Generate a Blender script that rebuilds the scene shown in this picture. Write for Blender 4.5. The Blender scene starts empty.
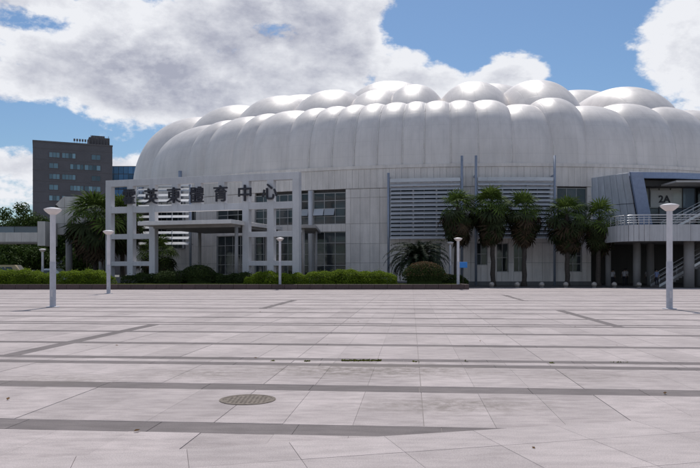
import bpy, bmesh, math, random
import numpy as np
from mathutils import Vector, Matrix
random.seed(7); RNG = np.random.default_rng(11)
SC = bpy.context.scene
COL = SC.collection
R = math.radians

# ------------------------------------------------------------------ camera
EYE = 1.6
cam = bpy.data.cameras.new("camera"); camo = bpy.data.objects.new("camera", cam); COL.objects.link(camo)
camo.location = (0, 0, EYE); camo.rotation_euler = (R(90), 0, 0)
cam.lens = 36.0; cam.sensor_width = 36.0; cam.shift_y = 36 / 700
cam.clip_end = 5000; cam.clip_start = 0.1
SC.camera = camo

# ------------------------------------------------------------------ node helpers
class NT:
    def __init__(s, tree): s.t = tree; s.n = tree.nodes; s.l = tree.links
    def node(s, typ, **kw):
        n = s.n.new(typ)
        for k, v in kw.items():
            if k.startswith("i_"):
                key = k[2:]
                key = int(key) if key.isdigit() else key.replace("_", " ")
                s.set(n.inputs[key], v)
            else: setattr(n, k, v)
        return n
    def set(s, sock, v):
        if isinstance(v, bpy.types.NodeSocket): s.l.new(v, sock)
        else: sock.default_value = v
    def math(s, op, a, b=0.0, c=0.0, clamp=False):
        n = s.n.new("ShaderNodeMath"); n.operation = op; n.use_clamp = clamp
        s.set(n.inputs[0], a); s.set(n.inputs[1], b)
        if len(n.inputs) > 2: s.set(n.inputs[2], c)
        return n.outputs[0]
    def vmath(s, op, a, b=(0, 0, 0)):
        n = s.n.new("ShaderNodeVectorMath"); n.operation = op
        s.set(n.inputs[0], a); s.set(n.inputs[1], b)
        return n.outputs["Value"] if op in ("LENGTH", "DOT_PRODUCT", "DISTANCE") else n.outputs[0]
    def smooth(s, x, lo, hi, a=0.0, b=1.0):
        n = s.n.new("ShaderNodeMapRange"); n.interpolation_type = "SMOOTHSTEP"
        s.set(n.inputs[0], x)
        for i, v in enumerate((lo, hi, a, b)): s.set(n.inputs[i + 1], v)
        return n.outputs[0]
    def mix(s, f, a, b, blend="MIX"):
        n = s.n.new("ShaderNodeMix"); n.data_type = "RGBA"; n.blend_type = blend
        s.set(n.inputs["Factor"], f)
        ia = [i for i in n.inputs if i.name == "A" and i.type == "RGBA"][0]
        ib = [i for i in n.inputs if i.name == "B" and i.type == "RGBA"][0]
        s.set(ia, c4(a)); s.set(ib, c4(b))
        return [o for o in n.outputs if o.type == "RGBA"][0]
    def noise(s, vec, scale, detail=4.0, rough=0.55, dist=0.0):
        n = s.n.new("ShaderNodeTexNoise")
        if vec is not None: s.set(n.inputs["Vector"], vec)
        n.inputs["Scale"].default_value = scale; n.inputs["Detail"].default_value = detail
        n.inputs["Roughness"].default_value = rough; n.inputs["Distortion"].default_value = dist
        return n.outputs["Fac"]
def c4(c):
    if isinstance(c, bpy.types.NodeSocket): return c
    return tuple(c) + (1.0,) if len(c) == 3 else tuple(c)

# ------------------------------------------------------------------ sky, clouds, sun
SUN_EL = 56.0
SUN_AZ = 1.0          # degrees to the right of straight ahead (+Y), i.e. behind the hall
world = bpy.data.worlds.new("World"); SC.world = world; world.use_nodes = True
w = NT(world.node_tree); w.n.clear()
out = w.node("ShaderNodeOutputWorld"); bg = w.node("ShaderNodeBackground"); bg.inputs[1].default_value = 0.12
w.l.new(bg.outputs[0], out.inputs[0])
sky = w.node("ShaderNodeTexSky"); sky.sky_type = "NISHITA"; sky.sun_disc = False
sky.sun_elevation = R(SUN_EL); sky.sun_rotation = R(SUN_AZ)
sky.air_density = 1.1; sky.dust_density = 0.6; sky.ozone_density = 1.6; sky.altitude = 50
D = w.node("ShaderNodeTexCoord").outputs["Generated"]
D = w.vmath("NORMALIZE", D)
def dirv(u, v):
    d = Vector(((u - 350) / 700, 1, (270 - v) / 700)); d.normalize(); return d
def blob(u, v, su, sv, wgt):
    c = dirv(u, v)
    d = w.vmath("SUBTRACT", D, tuple(c))
    d = w.vmath("MULTIPLY", d, (700 / su, 300 / su, 700 / sv))
    L = w.vmath("LENGTH", d)
    return w.math("MULTIPLY", w.smooth(L, 1.35, 0.25), wgt)
def fbm(vec):
    v1 = w.vmath("MULTIPLY", vec, (1.0, 1.0, 1.7))
    a = w.noise(v1, 6.5, 10.0, 0.62, 0.1)
    b = w.noise(v1, 2.0, 3.0, 0.5, 0.0)
    c = w.noise(v1, 19.0, 7.0, 0.6, 0.0)
    return w.math("ADD", w.math("ADD", w.math("MULTIPLY", a, 0.72), w.math("MULTIPLY", b, 0.40)), w.math("MULTIPLY_ADD", c, 0.26, -0.13))
n0 = fbm(D)
n1 = fbm(w.vmath("ADD", D, (0.010, 0.0, 0.030)))
bias = None
for args in ((130, 45, 260, 105, .115), (300, 30, 150, 80, .13), (20, 70, 130, 60, .06), (15, 175, 70, 30, .22), (75, 168, 60, 18, .15), (702, 50, 60, 95, .42),
             (480, 84, 95, 16, .30), (512, 66, 36, 20, .30), (428, 64, 36, 26, .26), (560, 40, 130, 70, -.22), (640, 130, 120, 60, -.22), (85, 132, 110, 26, -.28), (20, 118, 60, 12, -.12),
             (610, 72, 40, 8, .10), (445, 25, 60, 34, -.34), (55, 30, 22, 14, -.12), (170, 95, 110, 50, .08), (45, 22, 40, 12, -.14), (262, 22, 30, 10, -.10)):
    b = blob(*args); bias = b if bias is None else w.math("ADD", bias, b)
dens = w.math("ADD", w.math("MULTIPLY_ADD", n0, 1.75, -.42), bias)
mask = w.smooth(dens, 0.55, 0.69)
lit = w.math("MULTIPLY_ADD", w.math("SUBTRACT", n0, n1), 4.4, 0.60)
thick = w.smooth(dens, 0.66, 0.92)
edge = w.math("MULTIPLY", w.math("SUBTRACT", 1.0, thick), 0.55)
cb = None
for args in ((490, 72, 110, 30, .40), (700, 50, 70, 90, .30), (20, 172, 90, 36, .22), (60, 60, 100, 60, .20), (220, 72, 130, 55, -.24)):
    b = blob(*args); cb = b if cb is None else w.math("ADD", cb, b)
val = w.math("ADD", w.math("ADD", lit, cb), w.math("SUBTRACT", edge, 0.28), clamp=True)
ccol = w.mix(val, (2.65, 2.78, 3.4), (5.7, 5.8, 6.1))
skyc = w.mix(1.0, sky.outputs[0], (0.40, 0.49, 0.58), "MULTIPLY")
fin = w.mix(mask, skyc, ccol)
w.l.new(fin, bg.inputs[0])

sl = bpy.data.lights.new("sun", "SUN"); slo = bpy.data.objects.new("sun", sl); COL.objects.link(slo)
sl.energy = 2.7; sl.angle = R(0.53); sl.color = (1.0, 0.955, 0.90)
tosun = Vector((math.sin(R(SUN_AZ)) * math.cos(R(SUN_EL)), math.cos(R(SUN_AZ)) * math.cos(R(SUN_EL)), math.sin(R(SUN_EL))))
slo.rotation_euler = tosun.to_track_quat("Z", "Y").to_euler(); slo.location = (0, 40, 80)
SC.view_settings.view_transform = "Standard"; SC.view_settings.look = "None"
SC.view_settings.exposure = 0.32; SC.view_settings.gamma = 1.0; SC.view_settings.use_curve_mapping = False
SC.cycles.max_bounces = 6

# ------------------------------------------------------------------ materials
M = {}
def mat(name):
    m = bpy.data.materials.new(name); m.use_nodes = True; t = NT(m.node_tree); t.n.clear()
    o = t.node("ShaderNodeOutputMaterial"); b = t.node("ShaderNodeBsdfPrincipled")
    t.l.new(b.outputs[0], o.inputs[0]); M[name] = m
    return m, t, b, o
def plain(name, col, rough=0.6, metal=0.0, var=0.12, scale=3.0, bump=0.0, spec=0.5, objvar=0.0, stretch=(1, 1, 1), space="Object"):
    m, t, b, o = mat(name)
    tc = t.node("ShaderNodeTexCoord")
    v = t.vmath("MULTIPLY", tc.outputs[space], stretch)
    f = t.noise(v, scale, 5.0, 0.6)
    k = t.smooth(f, 0.25, 0.75, 1 - var, 1 + var)
    if objvar:
        oi = t.node("ShaderNodeObjectInfo")
        k = t.math("MULTIPLY", k, t.math("MULTIPLY_ADD", oi.outputs["Random"], 2 * objvar, 1 - objvar))
    c = t.mix(1.0, col, t.node("ShaderNodeCombineColor", i_0=k, i_1=k, i_2=k).outputs[0], "MULTIPLY")
    t.l.new(c, b.inputs["Base Color"])
    b.inputs["Roughness"].default_value = rough; b.inputs["Metallic"].default_value = metal
    b.inputs["Specular IOR Level"].default_value = spec
    if bump:
        bn = t.node("ShaderNodeBump"); bn.inputs["Strength"].default_value = bump; bn.inputs["Distance"].default_value = 0.02
        t.l.new(f, bn.inputs["Height"]); t.l.new(bn.outputs[0], b.inputs["Normal"])
    return m
def granite(name, col, objvar=0.05, dirt=0.10, rough=0.8):
    m, t, b, o = mat(name)
    geo = t.node("ShaderNodeNewGeometry"); P = geo.outputs["Position"]
    f1 = t.noise(P, 0.55, 5, 0.6); f2 = t.noise(P, 90.0, 2, 0.6); f3 = t.noise(t.vmath("MULTIPLY", P, (1, 3.0, 1)), 2.4, 6, 0.65)
    k = t.math("MULTIPLY", t.smooth(f1, 0.3, 0.7, 1 - dirt, 1 + dirt * .6), t.smooth(f3, 0.30, 0.66, 1 - dirt * 1.3, 1 + dirt * .6))
    k = t.math("MULTIPLY", k, t.smooth(f2, 0.3, 0.7, 0.86, 1.14))
    oi = t.node("ShaderNodeObjectInfo")
    k = t.math("MULTIPLY", k, t.math("MULTIPLY_ADD", oi.outputs["Random"], 2 * objvar, 1 - objvar))
    c = t.mix(1.0, col, t.node("ShaderNodeCombineColor", i_0=k, i_1=k, i_2=k).outputs[0], "MULTIPLY")
    # damp stained patches with a shape of their own, in the middle of the plaza
    st = None
    for (x, y, rx, ry, a) in ((0.2, 11.2, 2.8, 1.2, .95), (1.2, 8.3, 1.5, .7, .8), (-2.2, 10.8, 1.5, .8, .6), (-4.3, 10.2, 1.6, .8, .5), (3.6, 10.6, 1.6, .8, .4)):
        d = t.vmath("LENGTH", t.vmath("MULTIPLY", t.vmath("SUBTRACT", P, (x, y, 0)), (1 / rx, 1 / ry, 0)))
        s_ = t.math("MULTIPLY", t.smooth(t.math("ADD", d, t.math("MULTIPLY", f3, 1.3)), 1.75, 0.65), a)
        st = s_ if st is None else t.math("MAXIMUM", st, s_)
    st = t.math("MULTIPLY", st, t.smooth(t.noise(P, 7.0, 5, 0.7), 0.3, 0.65))
    c = t.mix(st, c, (0.19, 0.165, 0.145))
    t.l.new(c, b.inputs["Base Color"]); b.inputs["Roughness"].default_value = rough
    b.inputs["Specular IOR Level"].default_value = 0.12
    bn = t.node("ShaderNodeBump"); bn.inputs["Strength"].default_value = 0.25; bn.inputs["Distance"].default_value = 0.004
    t.l.new(f2, bn.inputs["Height"]); t.l.new(bn.outputs[0], b.inputs["Normal"])
    return m
granite("granite_pale", (0.435, 0.382, 0.374), .08, .13); granite("granite_band", (0.185, 0.162, 0.160), .07, .12)
granite("granite_border", (0.44, 0.388, 0.38), .06, .09)
plain("joint", (0.25, 0.225, 0.22), .9); plain("ground_far", (0.16, 0.155, 0.14), .9, var=.2, scale=.2)
plain("forecourt", (0.07, 0.066, 0.066), .8, scale=1.2)
plain("kerb_stone", (0.070, 0.040, 0.040), .5, var=.25, scale=6, objvar=.15, space="Generated")
plain("soil", (0.06, 0.045, 0.03), .95, scale=5)
def concrete(name, col, objvar=.06, streak=.14, rough=.65):
    m, t, b, o = mat(name)
    geo = t.node("ShaderNodeNewGeometry"); P = geo.outputs["Position"]
    f1 = t.noise(t.vmath("MULTIPLY", P, (2.2, 2.2, 0.22)), 1.0, 6, 0.65); f2 = t.noise(P, 0.6, 4, .6); f3 = t.noise(P, 14.0, 3, .6)
    k = t.math("MULTIPLY", t.smooth(f1, .3, .72, 1 + streak * .5, 1 - streak), t.smooth(f2, .3, .7, .94, 1.05))
    k = t.math("MULTIPLY", k, t.smooth(f3, .3, .7, .97, 1.03))
    oi = t.node("ShaderNodeObjectInfo")
    k = t.math("MULTIPLY", k, t.math("MULTIPLY_ADD", oi.outputs["Random"], 2 * objvar, 1 - objvar))
    c = t.mix(1.0, col, t.node("ShaderNodeCombineColor", i_0=k, i_1=k, i_2=k).outputs[0], "MULTIPLY")
    t.l.new(c, b.inputs["Base Color"]); b.inputs["Roughness"].default_value = rough
    b.inputs["Specular IOR Level"].default_value = .4
    return m
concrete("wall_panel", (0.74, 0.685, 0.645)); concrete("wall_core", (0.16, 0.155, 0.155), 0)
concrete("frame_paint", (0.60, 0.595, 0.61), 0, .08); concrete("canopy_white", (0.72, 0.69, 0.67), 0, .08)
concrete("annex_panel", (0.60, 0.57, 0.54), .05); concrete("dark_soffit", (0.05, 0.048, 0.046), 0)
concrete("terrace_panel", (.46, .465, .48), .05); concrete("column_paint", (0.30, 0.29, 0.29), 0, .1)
plain("steel_blue", (0.30, 0.34, 0.42), .45, .35, var=.08); plain("slat_metal", (0.62, 0.63, 0.66), .5, .2, var=.1, objvar=.06, stretch=(.3, 1, 1))
concrete("bay_blue", (0.47, 0.50, 0.56), .05, .12, .5); plain("fascia_blue", (0.24, 0.30, 0.44), .45, .2, var=.08)
plain("mullion", (0.42, 0.41, 0.40), .5, var=.06); plain("dark_metal", (0.04, 0.04, 0.045), .5)
plain("lamp_white", (0.62, 0.60, 0.62), .4, var=.10, scale=4, stretch=(1, 1, .4)); plain("lamp_bowl", (0.74, 0.68, 0.66), .35, var=.04); plain("lamp_lower", (0.46, 0.47, 0.52), .4, var=.12, scale=5)
plain("letter_black", (0.018, 0.016, 0.028), .4, var=.05); plain("rail", (0.52, 0.53, 0.55), .35, .5, var=.05)
plain("steel_ball", (0.34, 0.31, 0.28), .35, .4, var=.15, scale=4); plain("manhole_iron", (0.17, 0.14, 0.115), .85, .2, var=.35, scale=14)
plain("tower_wall", (0.125, 0.118, 0.13), .7, var=.12, scale=.15); plain("tower_trim", (0.125, 0.115, 0.12), .7)
plain("blue_plastic", (0.03, 0.22, 0.62), .5, var=.05); plain("white_sign", (0.55, 0.56, 0.55), .5, var=.04)
plain("car_beige", (0.42, 0.34, 0.20), .3, .2, var=.03); plain("car_silver", (0.42, 0.46, 0.50), .3, .5, var=.03); plain("tyre", (.02, .02, .02), .8)
plain("skin", (0.30, 0.19, 0.13), .6, var=.05); plain("shirt", (0.62, 0.60, 0.64), .8, var=.06); plain("trousers", (0.03, 0.03, 0.045), .8); plain("hair", (.012, .01, .01), .6); plain("blue_shirt", (.22, .27, .46), .8)
plain("terrace_floor", (0.30, 0.29, 0.28), .7); plain("step_stone", (0.22, 0.21, 0.21), .7)
def glass(name, col, rough=.06):
    m, t, b, o = mat(name)
    tc = t.node("ShaderNodeTexCoord"); oi = t.node("ShaderNodeObjectInfo")
    k = t.math("MULTIPLY_ADD", oi.outputs["Random"], 1.5, .35)
    c = t.mix(1.0, col, t.node("ShaderNodeCombineColor", i_0=k, i_1=k, i_2=k).outputs[0], "MULTIPLY")
    t.l.new(c, b.inputs["Base Color"]); b.inputs["Roughness"].default_value = rough
    b.inputs["Specular IOR Level"].default_value = .55; b.inputs["IOR"].default_value = 1.5
    f = t.noise(tc.outputs["Object"], 1.3, 2, .5); bn = t.node("ShaderNodeBump"); bn.inputs["Strength"].default_value = .06; bn.inputs["Distance"].default_value = .1
    t.l.new(f, bn.inputs["Height"]); t.l.new(bn.outputs[0], b.inputs["Normal"])
glass("window_glass", (0.040, 0.048, 0.052)); glass("tower_glass", (0.14, 0.23, 0.28), .12); glass("curtain_glass", (0.05, 0.12, 0.22), .08)
glass("pale_glass", (0.30, 0.31, 0.29), .15); glass("sash_glass", (.36, .38, .40), .12); glass("rail_glass", (.14, .18, .22), .1)
def leafmat(name, dark, light, trans=.25, rough=.75, space=None):
    m, t, b, o = mat(name)
    geo = t.node("ShaderNodeNewGeometry"); f = t.noise(geo.outputs["Position"], 1.6, 3, .6)
    k = t.math("ADD", t.math("MULTIPLY", geo.outputs["Random Per Island"], .6), t.math("MULTIPLY", t.smooth(f, .3, .7), .4))
    c = t.mix(k, dark, light); t.l.new(c, b.inputs["Base Color"]); b.inputs["Roughness"].default_value = rough
    b.inputs["Specular IOR Level"].default_value = .12
    tr = t.node("ShaderNodeBsdfTranslucent"); t.l.new(c, tr.inputs[0])
    mx = t.node("ShaderNodeMixShader"); mx.inputs[0].default_value = trans
    t.l.new(b.outputs[0], mx.inputs[1]); t.l.new(tr.outputs[0], mx.inputs[2]); t.l.new(mx.outputs[0], o.inputs[0])
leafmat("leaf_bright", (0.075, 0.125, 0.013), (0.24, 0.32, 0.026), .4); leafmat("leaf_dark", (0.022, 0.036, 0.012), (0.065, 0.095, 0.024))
leafmat("leaf_tree", (0.022, 0.040, 0.010), (0.07, 0.115, 0.022)); leafmat("leaf_palm", (0.030, 0.055, 0.012), (0.13, 0.19, 0.040))
leafmat("leaf_dead", (0.028, 0.023, 0.017), (0.095, 0.064, 0.038), .12, .8); leafmat("leaf_old", (0.018, 0.026, 0.012), (0.05, 0.065, 0.025), .15, .8); leafmat("leaf_feather", (0.014, 0.022, 0.013), (0.034, 0.048, 0.024), .1)
leafmat("leaf_red", (0.09, 0.06, 0.03), (0.20, 0.11, 0.06)); leafmat("grass_blades", (0.10, 0.13, 0.025), (0.22, 0.24, 0.06)); leafmat("moss", (0.05, 0.06, 0.01), (0.14, 0.15, 0.02)); leafmat("dry_leaf", (0.06, 0.03, 0.012), (0.20, 0.11, 0.04))
plain("bark", (0.062, 0.050, 0.042), .9, var=.35, scale=6, bump=.6, stretch=(1, 1, 3))
def domemat():
    m, t, b, o = mat("membrane")
    geo = t.node("ShaderNodeNewGeometry"); P = geo.outputs["Position"]; ob = t.node("ShaderNodeTexCoord").outputs["Object"]
    sx = t.node("ShaderNodeSeparateXYZ"); t.l.new(ob, sx.inputs[0])
    def lines(c, period, wd):
        fr = t.math("FRACT", t.math("DIVIDE", c, period)); d = t.math("ABSOLUTE", t.math("SUBTRACT", fr, .5))
        return t.smooth(d, .5 - wd, .5, 0, 1)
    ln = t.math("MAXIMUM", lines(t.math("ADD", sx.outputs[0], 50.6), 1.25, .03), lines(t.math("ADD", sx.outputs[2], 50), 1.6, .022))
    f1 = t.noise(t.vmath("MULTIPLY", P, (1.2, 1.2, .12)), 1.0, 6, .62); f2 = t.noise(P, .35, 4, .6)
    k = t.math("MULTIPLY", t.smooth(f1, .32, .75, 1.03, .90), t.smooth(f2, .3, .7, .95, 1.04))
    k = t.math("MULTIPLY", k, t.math("MULTIPLY_ADD", ln, -.09, 1.0))
    c = t.mix(1.0, (0.74, 0.69, 0.66), t.node("ShaderNodeCombineColor", i_0=k, i_1=k, i_2=k).outputs[0], "MULTIPLY")
    t.l.new(c, b.inputs["Base Color"]); b.inputs["Metallic"].default_value = .06; b.inputs["Specular IOR Level"].default_value = .30
    t.l.new(t.smooth(f2, .3, .7, .42, .50), b.inputs["Roughness"])
    bn = t.node("ShaderNodeBump"); bn.inputs["Strength"].default_value = .25; bn.inputs["Distance"].default_value = .02
    t.l.new(t.math("MULTIPLY", ln, -1.0), bn.inputs["Height"]); t.l.new(bn.outputs[0], b.inputs["Normal"])
domemat()
plain("seam", (0.70, 0.67, 0.64), .6, var=.08)

# ------------------------------------------------------------------ geometry helpers
class MB:
    def __init__(s): s.v = []; s.f = []; s.sm = []
    def add(s, vs, fs, smooth=False):
        k = len(s.v); s.v += [tuple(x) for x in vs]; s.f += [tuple(i + k for i in f) for f in fs]; s.sm += [smooth] * len(fs); return s
    def box(s, x0, x1, y0, y1, z0, z1, m=None, c=0.0):
        if c <= 0:
            vs = [(x, y, z) for z in (z0, z1) for y in (y0, y1) for x in (x0, x1)]
            fs = [(0, 2, 3, 1), (4, 5, 7, 6), (0, 1, 5, 4), (1, 3, 7, 5), (3, 2, 6, 7), (2, 0, 4, 6)]
        else:
            bm = bmesh.new(); bmesh.ops.create_cube(bm, size=1)
            bmesh.ops.scale(bm, vec=(x1 - x0, y1 - y0, z1 - z0), verts=bm.verts); bmesh.ops.translate(bm, vec=((x0 + x1) / 2, (y0 + y1) / 2, (z0 + z1) / 2), verts=bm.verts)
            bmesh.ops.bevel(bm, geom=list(bm.edges), offset=c, segments=1, affect="EDGES")
            bm.verts.index_update(); vs = [tuple(v.co) for v in bm.verts]; fs = [[v.index for v in f.verts] for f in bm.faces]; bm.free()
        if m is not None: vs = [m @ Vector(v) for v in vs]
        return s.add(vs, fs)
    def tube(s, pts, rads, n=12, cap=True, smooth=True):
        pts = [Vector(p) for p in pts]; rads = rads if hasattr(rads, "__len__") else [rads] * len(pts); vs = []; fs = []
        for i, p in enumerate(pts):
            d = (pts[min(i + 1, len(pts) - 1)] - pts[max(i - 1, 0)]).normalized()
            a = d.orthogonal().normalized() if abs(d.z) < .99 else Vector((1, 0, 0)); a = (a - d * a.dot(d)).normalized(); b = d.cross(a)
            for k in range(n):
                th = 2 * math.pi * k / n; vs.append(p + (a * math.cos(th) + b * math.sin(th)) * rads[i])
        for i in range(len(pts) - 1):
            for k in range(n):
                fs.append((i * n + k, i * n + (k + 1) % n, (i + 1) * n + (k + 1) % n, (i + 1) * n + k))
        s.add(vs, fs, smooth)
        if cap:
            m = len(s.v) - len(vs); L = len(pts) - 1
            s.f.append(tuple(m + k for k in range(n - 1, -1, -1))); s.f.append(tuple(m + L * n + k for k in range(n))); s.sm += [False, False]
        return s
    def lathe(s, prof, n=24, c=(0, 0, 0), smooth=True):
        vs = []; fs = []
        for r, z in prof:
            for k in range(n):
                a = 2 * math.pi * k / n; vs.append((c[0] + r * math.cos(a), c[1] + r * math.sin(a), c[2] + z))
        for i in range(len(prof) - 1):
            for k in range(n): fs.append((i * n + k, i * n + (k + 1) % n, (i + 1) * n + (k + 1) % n, (i + 1) * n + k))
        return s.add(vs, fs, smooth)
    def prism(s, poly, z0, z1):
        n = len(poly); vs = [(x, y, z0) for x, y in poly] + [(x, y, z1) for x, y in poly]
        fs = [tuple(range(n - 1, -1, -1)), tuple(range(n, 2 * n))] + [(i, (i + 1) % n, n + (i + 1) % n, n + i) for i in range(n)]
        return s.add(vs, fs)
    def mesh(s, name, mat_):
        me = bpy.data.meshes.new(name); me.from_pydata(s.v, [], s.f); me.materials.append(M[mat_])
        me.polygons.foreach_set("use_smooth", s.sm); me.update(); return me
    def build(s, name, mat_, parent=None, loc=(0, 0, 0), rz=0.0):
        return link(name, s.mesh(name, mat_), parent, loc, rz)
def link(name, me, parent=None, loc=(0, 0, 0), rz=0.0, scale=None):
    o = bpy.data.objects.new(name, me); COL.objects.link(o); o.location = loc; o.rotation_euler = (0, 0, rz)
    if scale: o.scale = scale
    if parent: o.parent = parent
    return o
def tag(o, label=None, cat=None, group=None, kind=None):
    for k, v in (("label", label), ("category", cat), ("group", group), ("kind", kind)):
        if v: o[k] = v
    return o
def empty(name, loc=(0, 0, 0), rz=0.0):
    o = bpy.data.objects.new(name, None); COL.objects.link(o); o.location = loc; o.rotation_euler = (0, 0, rz); o.empty_display_size = .3; return o
def copy_tree(o, parent=None):
    c = o.copy(); COL.objects.link(c); c.parent = parent
    for ch in list(o.children): copy_tree(ch, c)
    return c
def np_mesh(name, V, F, mat_, parent=None, loc=(0, 0, 0), rz=0.0, kind=None):
    """V (n,3), F (m,k) with one k"""
    me = bpy.data.meshes.new(name); k = F.shape[1]
    me.vertices.add(len(V)); me.vertices.foreach_set("co", np.ascontiguousarray(V, dtype=np.float32).ravel())
    me.loops.add(F.size); me.loops.foreach_set("vertex_index", np.ascontiguousarray(F, dtype=np.int32).ravel())
    me.polygons.add(len(F)); me.polygons.foreach_set("loop_start", np.arange(0, F.size, k, dtype=np.int32)); me.polygons.foreach_set("loop_total", np.full(len(F), k, dtype=np.int32))
    me.update(calc_edges=True); me.materials.append(M[mat_])
    o = link(name, me, parent, loc, rz)
    if kind: o["kind"] = kind
    return o
def leaves(C, N, size, aspect=.5, jit=.6, rng=RNG):
    """leaf quads (diamond) at centres C, facing roughly N"""
    n = len(C); Nn = N + rng.normal(0, jit, (n, 3)); Nn /= np.linalg.norm(Nn, axis=1, keepdims=True) + 1e-9
    T = rng.normal(0, 1, (n, 3)); T -= Nn * (T * Nn).sum(1, keepdims=True); T /= np.linalg.norm(T, axis=1, keepdims=True) + 1e-9
    B = np.cross(Nn, T); sz = size * rng.uniform(.6, 1.3, (n, 1))
    V = np.stack([C - T * sz * .5, C + B * sz * aspect * .5 + Nn * sz * .06, C + T * sz * .5, C - B * sz * aspect * .5 + Nn * sz * .06], 1).reshape(-1, 3)
    return V, np.arange(4 * n).reshape(n, 4)

# ------------------------------------------------------------------ ground and plaza
g = MB(); g.add([(-3000, -400, -.35), (3000, -400, -.35), (3000, 4000, -.35), (-3000, 4000, -.35)], [(0, 1, 2, 3)])
tag(g.build("ground", "ground_far"), kind="structure")
PA = -5.0  # plaza grid turned to the right
bed = MB(); bed.box(-46, 62, -14, 64.5, -.3, -.008)
plaza = tag(bed.build("plaza", "joint", rz=R(PA)), kind="structure")
unit = MB(); unit.box(-.5, .5, -.5, .5, -1, 0)
slab_me = unit.mesh("paving_slab", "granite_pale"); band_me = unit.mesh("dark_band_stone", "granite_band"); border_me = unit.mesh("border_slab", "granite_border")
bands = [(-5.0, .46), (-2.2, .46), (.9, .46), (3.9, .46), (6.95, .46), (9.42, .47)]
b0 = 12.1
k = 0
while b0 < 62:
    if k % 3 == 0: bands += [(b0 - .36, .34), (b0 + .32, .34)]
    else: bands.append((b0, .36))
    b0 += 2.78; k += 1
GAP = .0065; SW = .73; X_L, X_R = -44.0, 60.0
segs = []       # pale rows between bands
for i in range(len(bands) - 1): segs.append((bands[i][0] + bands[i][1] / 2, bands[i + 1][0] - bands[i + 1][1] / 2))
segs.append((bands[-1][0] + bands[-1][1] / 2, 63.6))
LB = [(-7.50, 13.2, 19.8), (-6.1 - .05, 28.6, 36.5), (5.85, 20.4, 28.6), (5.9, 36.5, 46.0)]   # lengthwise dark bands (x, y0, y1)
rest = MB(); count = 0
def visible_w(y): return .58 * max(y, 2) + 1.5
for (y0, y1) in segs:
    ym = (y0 + y1) / 2; n0_ = int(math.floor(X_L / SW)); n1_ = int(X_R / SW)
    off = 0.13
    for ix in range(n0_, n1_):
        x0 = ix * SW + off; x1 = x0 + SW
        near = ym < 33 and ym > 5.2 and abs((x0 + x1) / 2 + .08 * ym) < visible_w(ym) * .93
        hole = [b for b in LB if b[1] < ym < b[2] and x0 - .01 < b[0] < x1 + .01]
        xa, xb = x0 + (.0045 if ix % 3 == 0 else .0015), x1 - (.0045 if ix % 3 == 2 else .0015)
        parts = [(xa, xb)]
        if hole:
            bx = hole[0][0]; parts = [(a, b) for a, b in ((xa, bx - .17 - .005), (bx + .17 + .005, xb)) if b - a > .05]
            tag(link("dark_band_stone", band_me, plaza, (bx, ym, -.0005), 0, (.33, y1 - y0 - GAP, .05)))
        for a, b in parts:
            if near and count < 296:
                count += 1
                o = link("paving_slab", slab_me, plaza, ((a + b) / 2, ym, random.uniform(-.0015, .0015)), 0, (b - a, y1 - y0 - GAP, .05))
            else:
                rest.box(a, b, y0 + GAP / 2, y1 - GAP / 2, -.05, random.uniform(-.0015, .0015))
tag(rest.build("paving_slab_field", "granite_pale", plaza), kind="stuff")
for (yb, wd) in bands:
    L = 1.46 if yb < 30 else 104.0
    if yb < 30 and yb > 5:
        half = visible_w(yb); n = int(half / L) + 1
        for i in range(-n, n + 1):
            link("dark_band_stone", band_me, plaza, (i * L + .13 - .08 * yb, yb, -.001), 0, (L - .008, wd - .01, .05))
        xs = (n + .5) * L; cx = .13 - .08 * yb
        for a, b in ((X_L, cx - xs - .004), (cx + xs + .004, X_R)):
            link("dark_band_stone", band_me, plaza, ((a + b) / 2, yb, -.001), 0, (b - a, wd - .01, .05))
    else:
        link("dark_band_stone", band_me, plaza, ((X_L + X_R) / 2, yb, -.001), 0, (X_R - X_L, wd - .01, .05))

# raised pavement in the foreground, its own slab grid
PB = math.atan(.262)
rb = MB(); rb.box(-14, 16, -12, -.03, -.02, .030)
rp = tag(rb.build("raised_pavement", "joint", loc=(0, 6.47, .004), rz=PB), kind="structure")
for j, (ya, yb2) in enumerate(((-.60, 0), (-1.5, -.60), (-2.4, -1.5), (-3.3, -2.4), (-4.2, -3.3))):
    for i in range(-7, 9):
        x0 = i * .90 + .33
        link("border_slab", border_me, rp, (x0 + .45, (ya + yb2) / 2, .040 + random.uniform(-.001, .001)), 0, (.90 - .004, yb2 - ya - .005, .045))

# ------------------------------------------------------------------ hall: wall ellipse helper
A_, B_, CX, CY = 50.5, 40.0, 17.0, 112.0
_t = np.linspace(-3.3, 3.3, 26001); _X = CX + A_ * np.sin(_t); _Y = CY - B_ * np.cos(_t)
_s = np.r_[0, np.cumsum(np.hypot(np.diff(_X), np.diff(_Y)))]; _s -= np.interp(0, _t, _s)
def wall(s, off=0.0):
    t = float(np.interp(s, _s, _t)); x = CX + A_ * math.sin(t); y = CY - B_ * math.cos(t)
    tx, ty = A_ * math.cos(t), B_ * math.sin(t); L = math.hypot(tx, ty); tx /= L; ty /= L
    return Vector((x + ty * off, y - tx * off, 0)), math.atan2(ty, tx)
def wt(t): return float(np.interp(t, _t, _s))

hall = empty("sports_hall", (CX, CY, 0)); HO = Vector((-CX, -CY, 0))
tag(hall, "large sports hall with pale panelled wall and white cloud-like inflated roof", "sports hall")
def hl(v): return Vector(v) + HO
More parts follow.
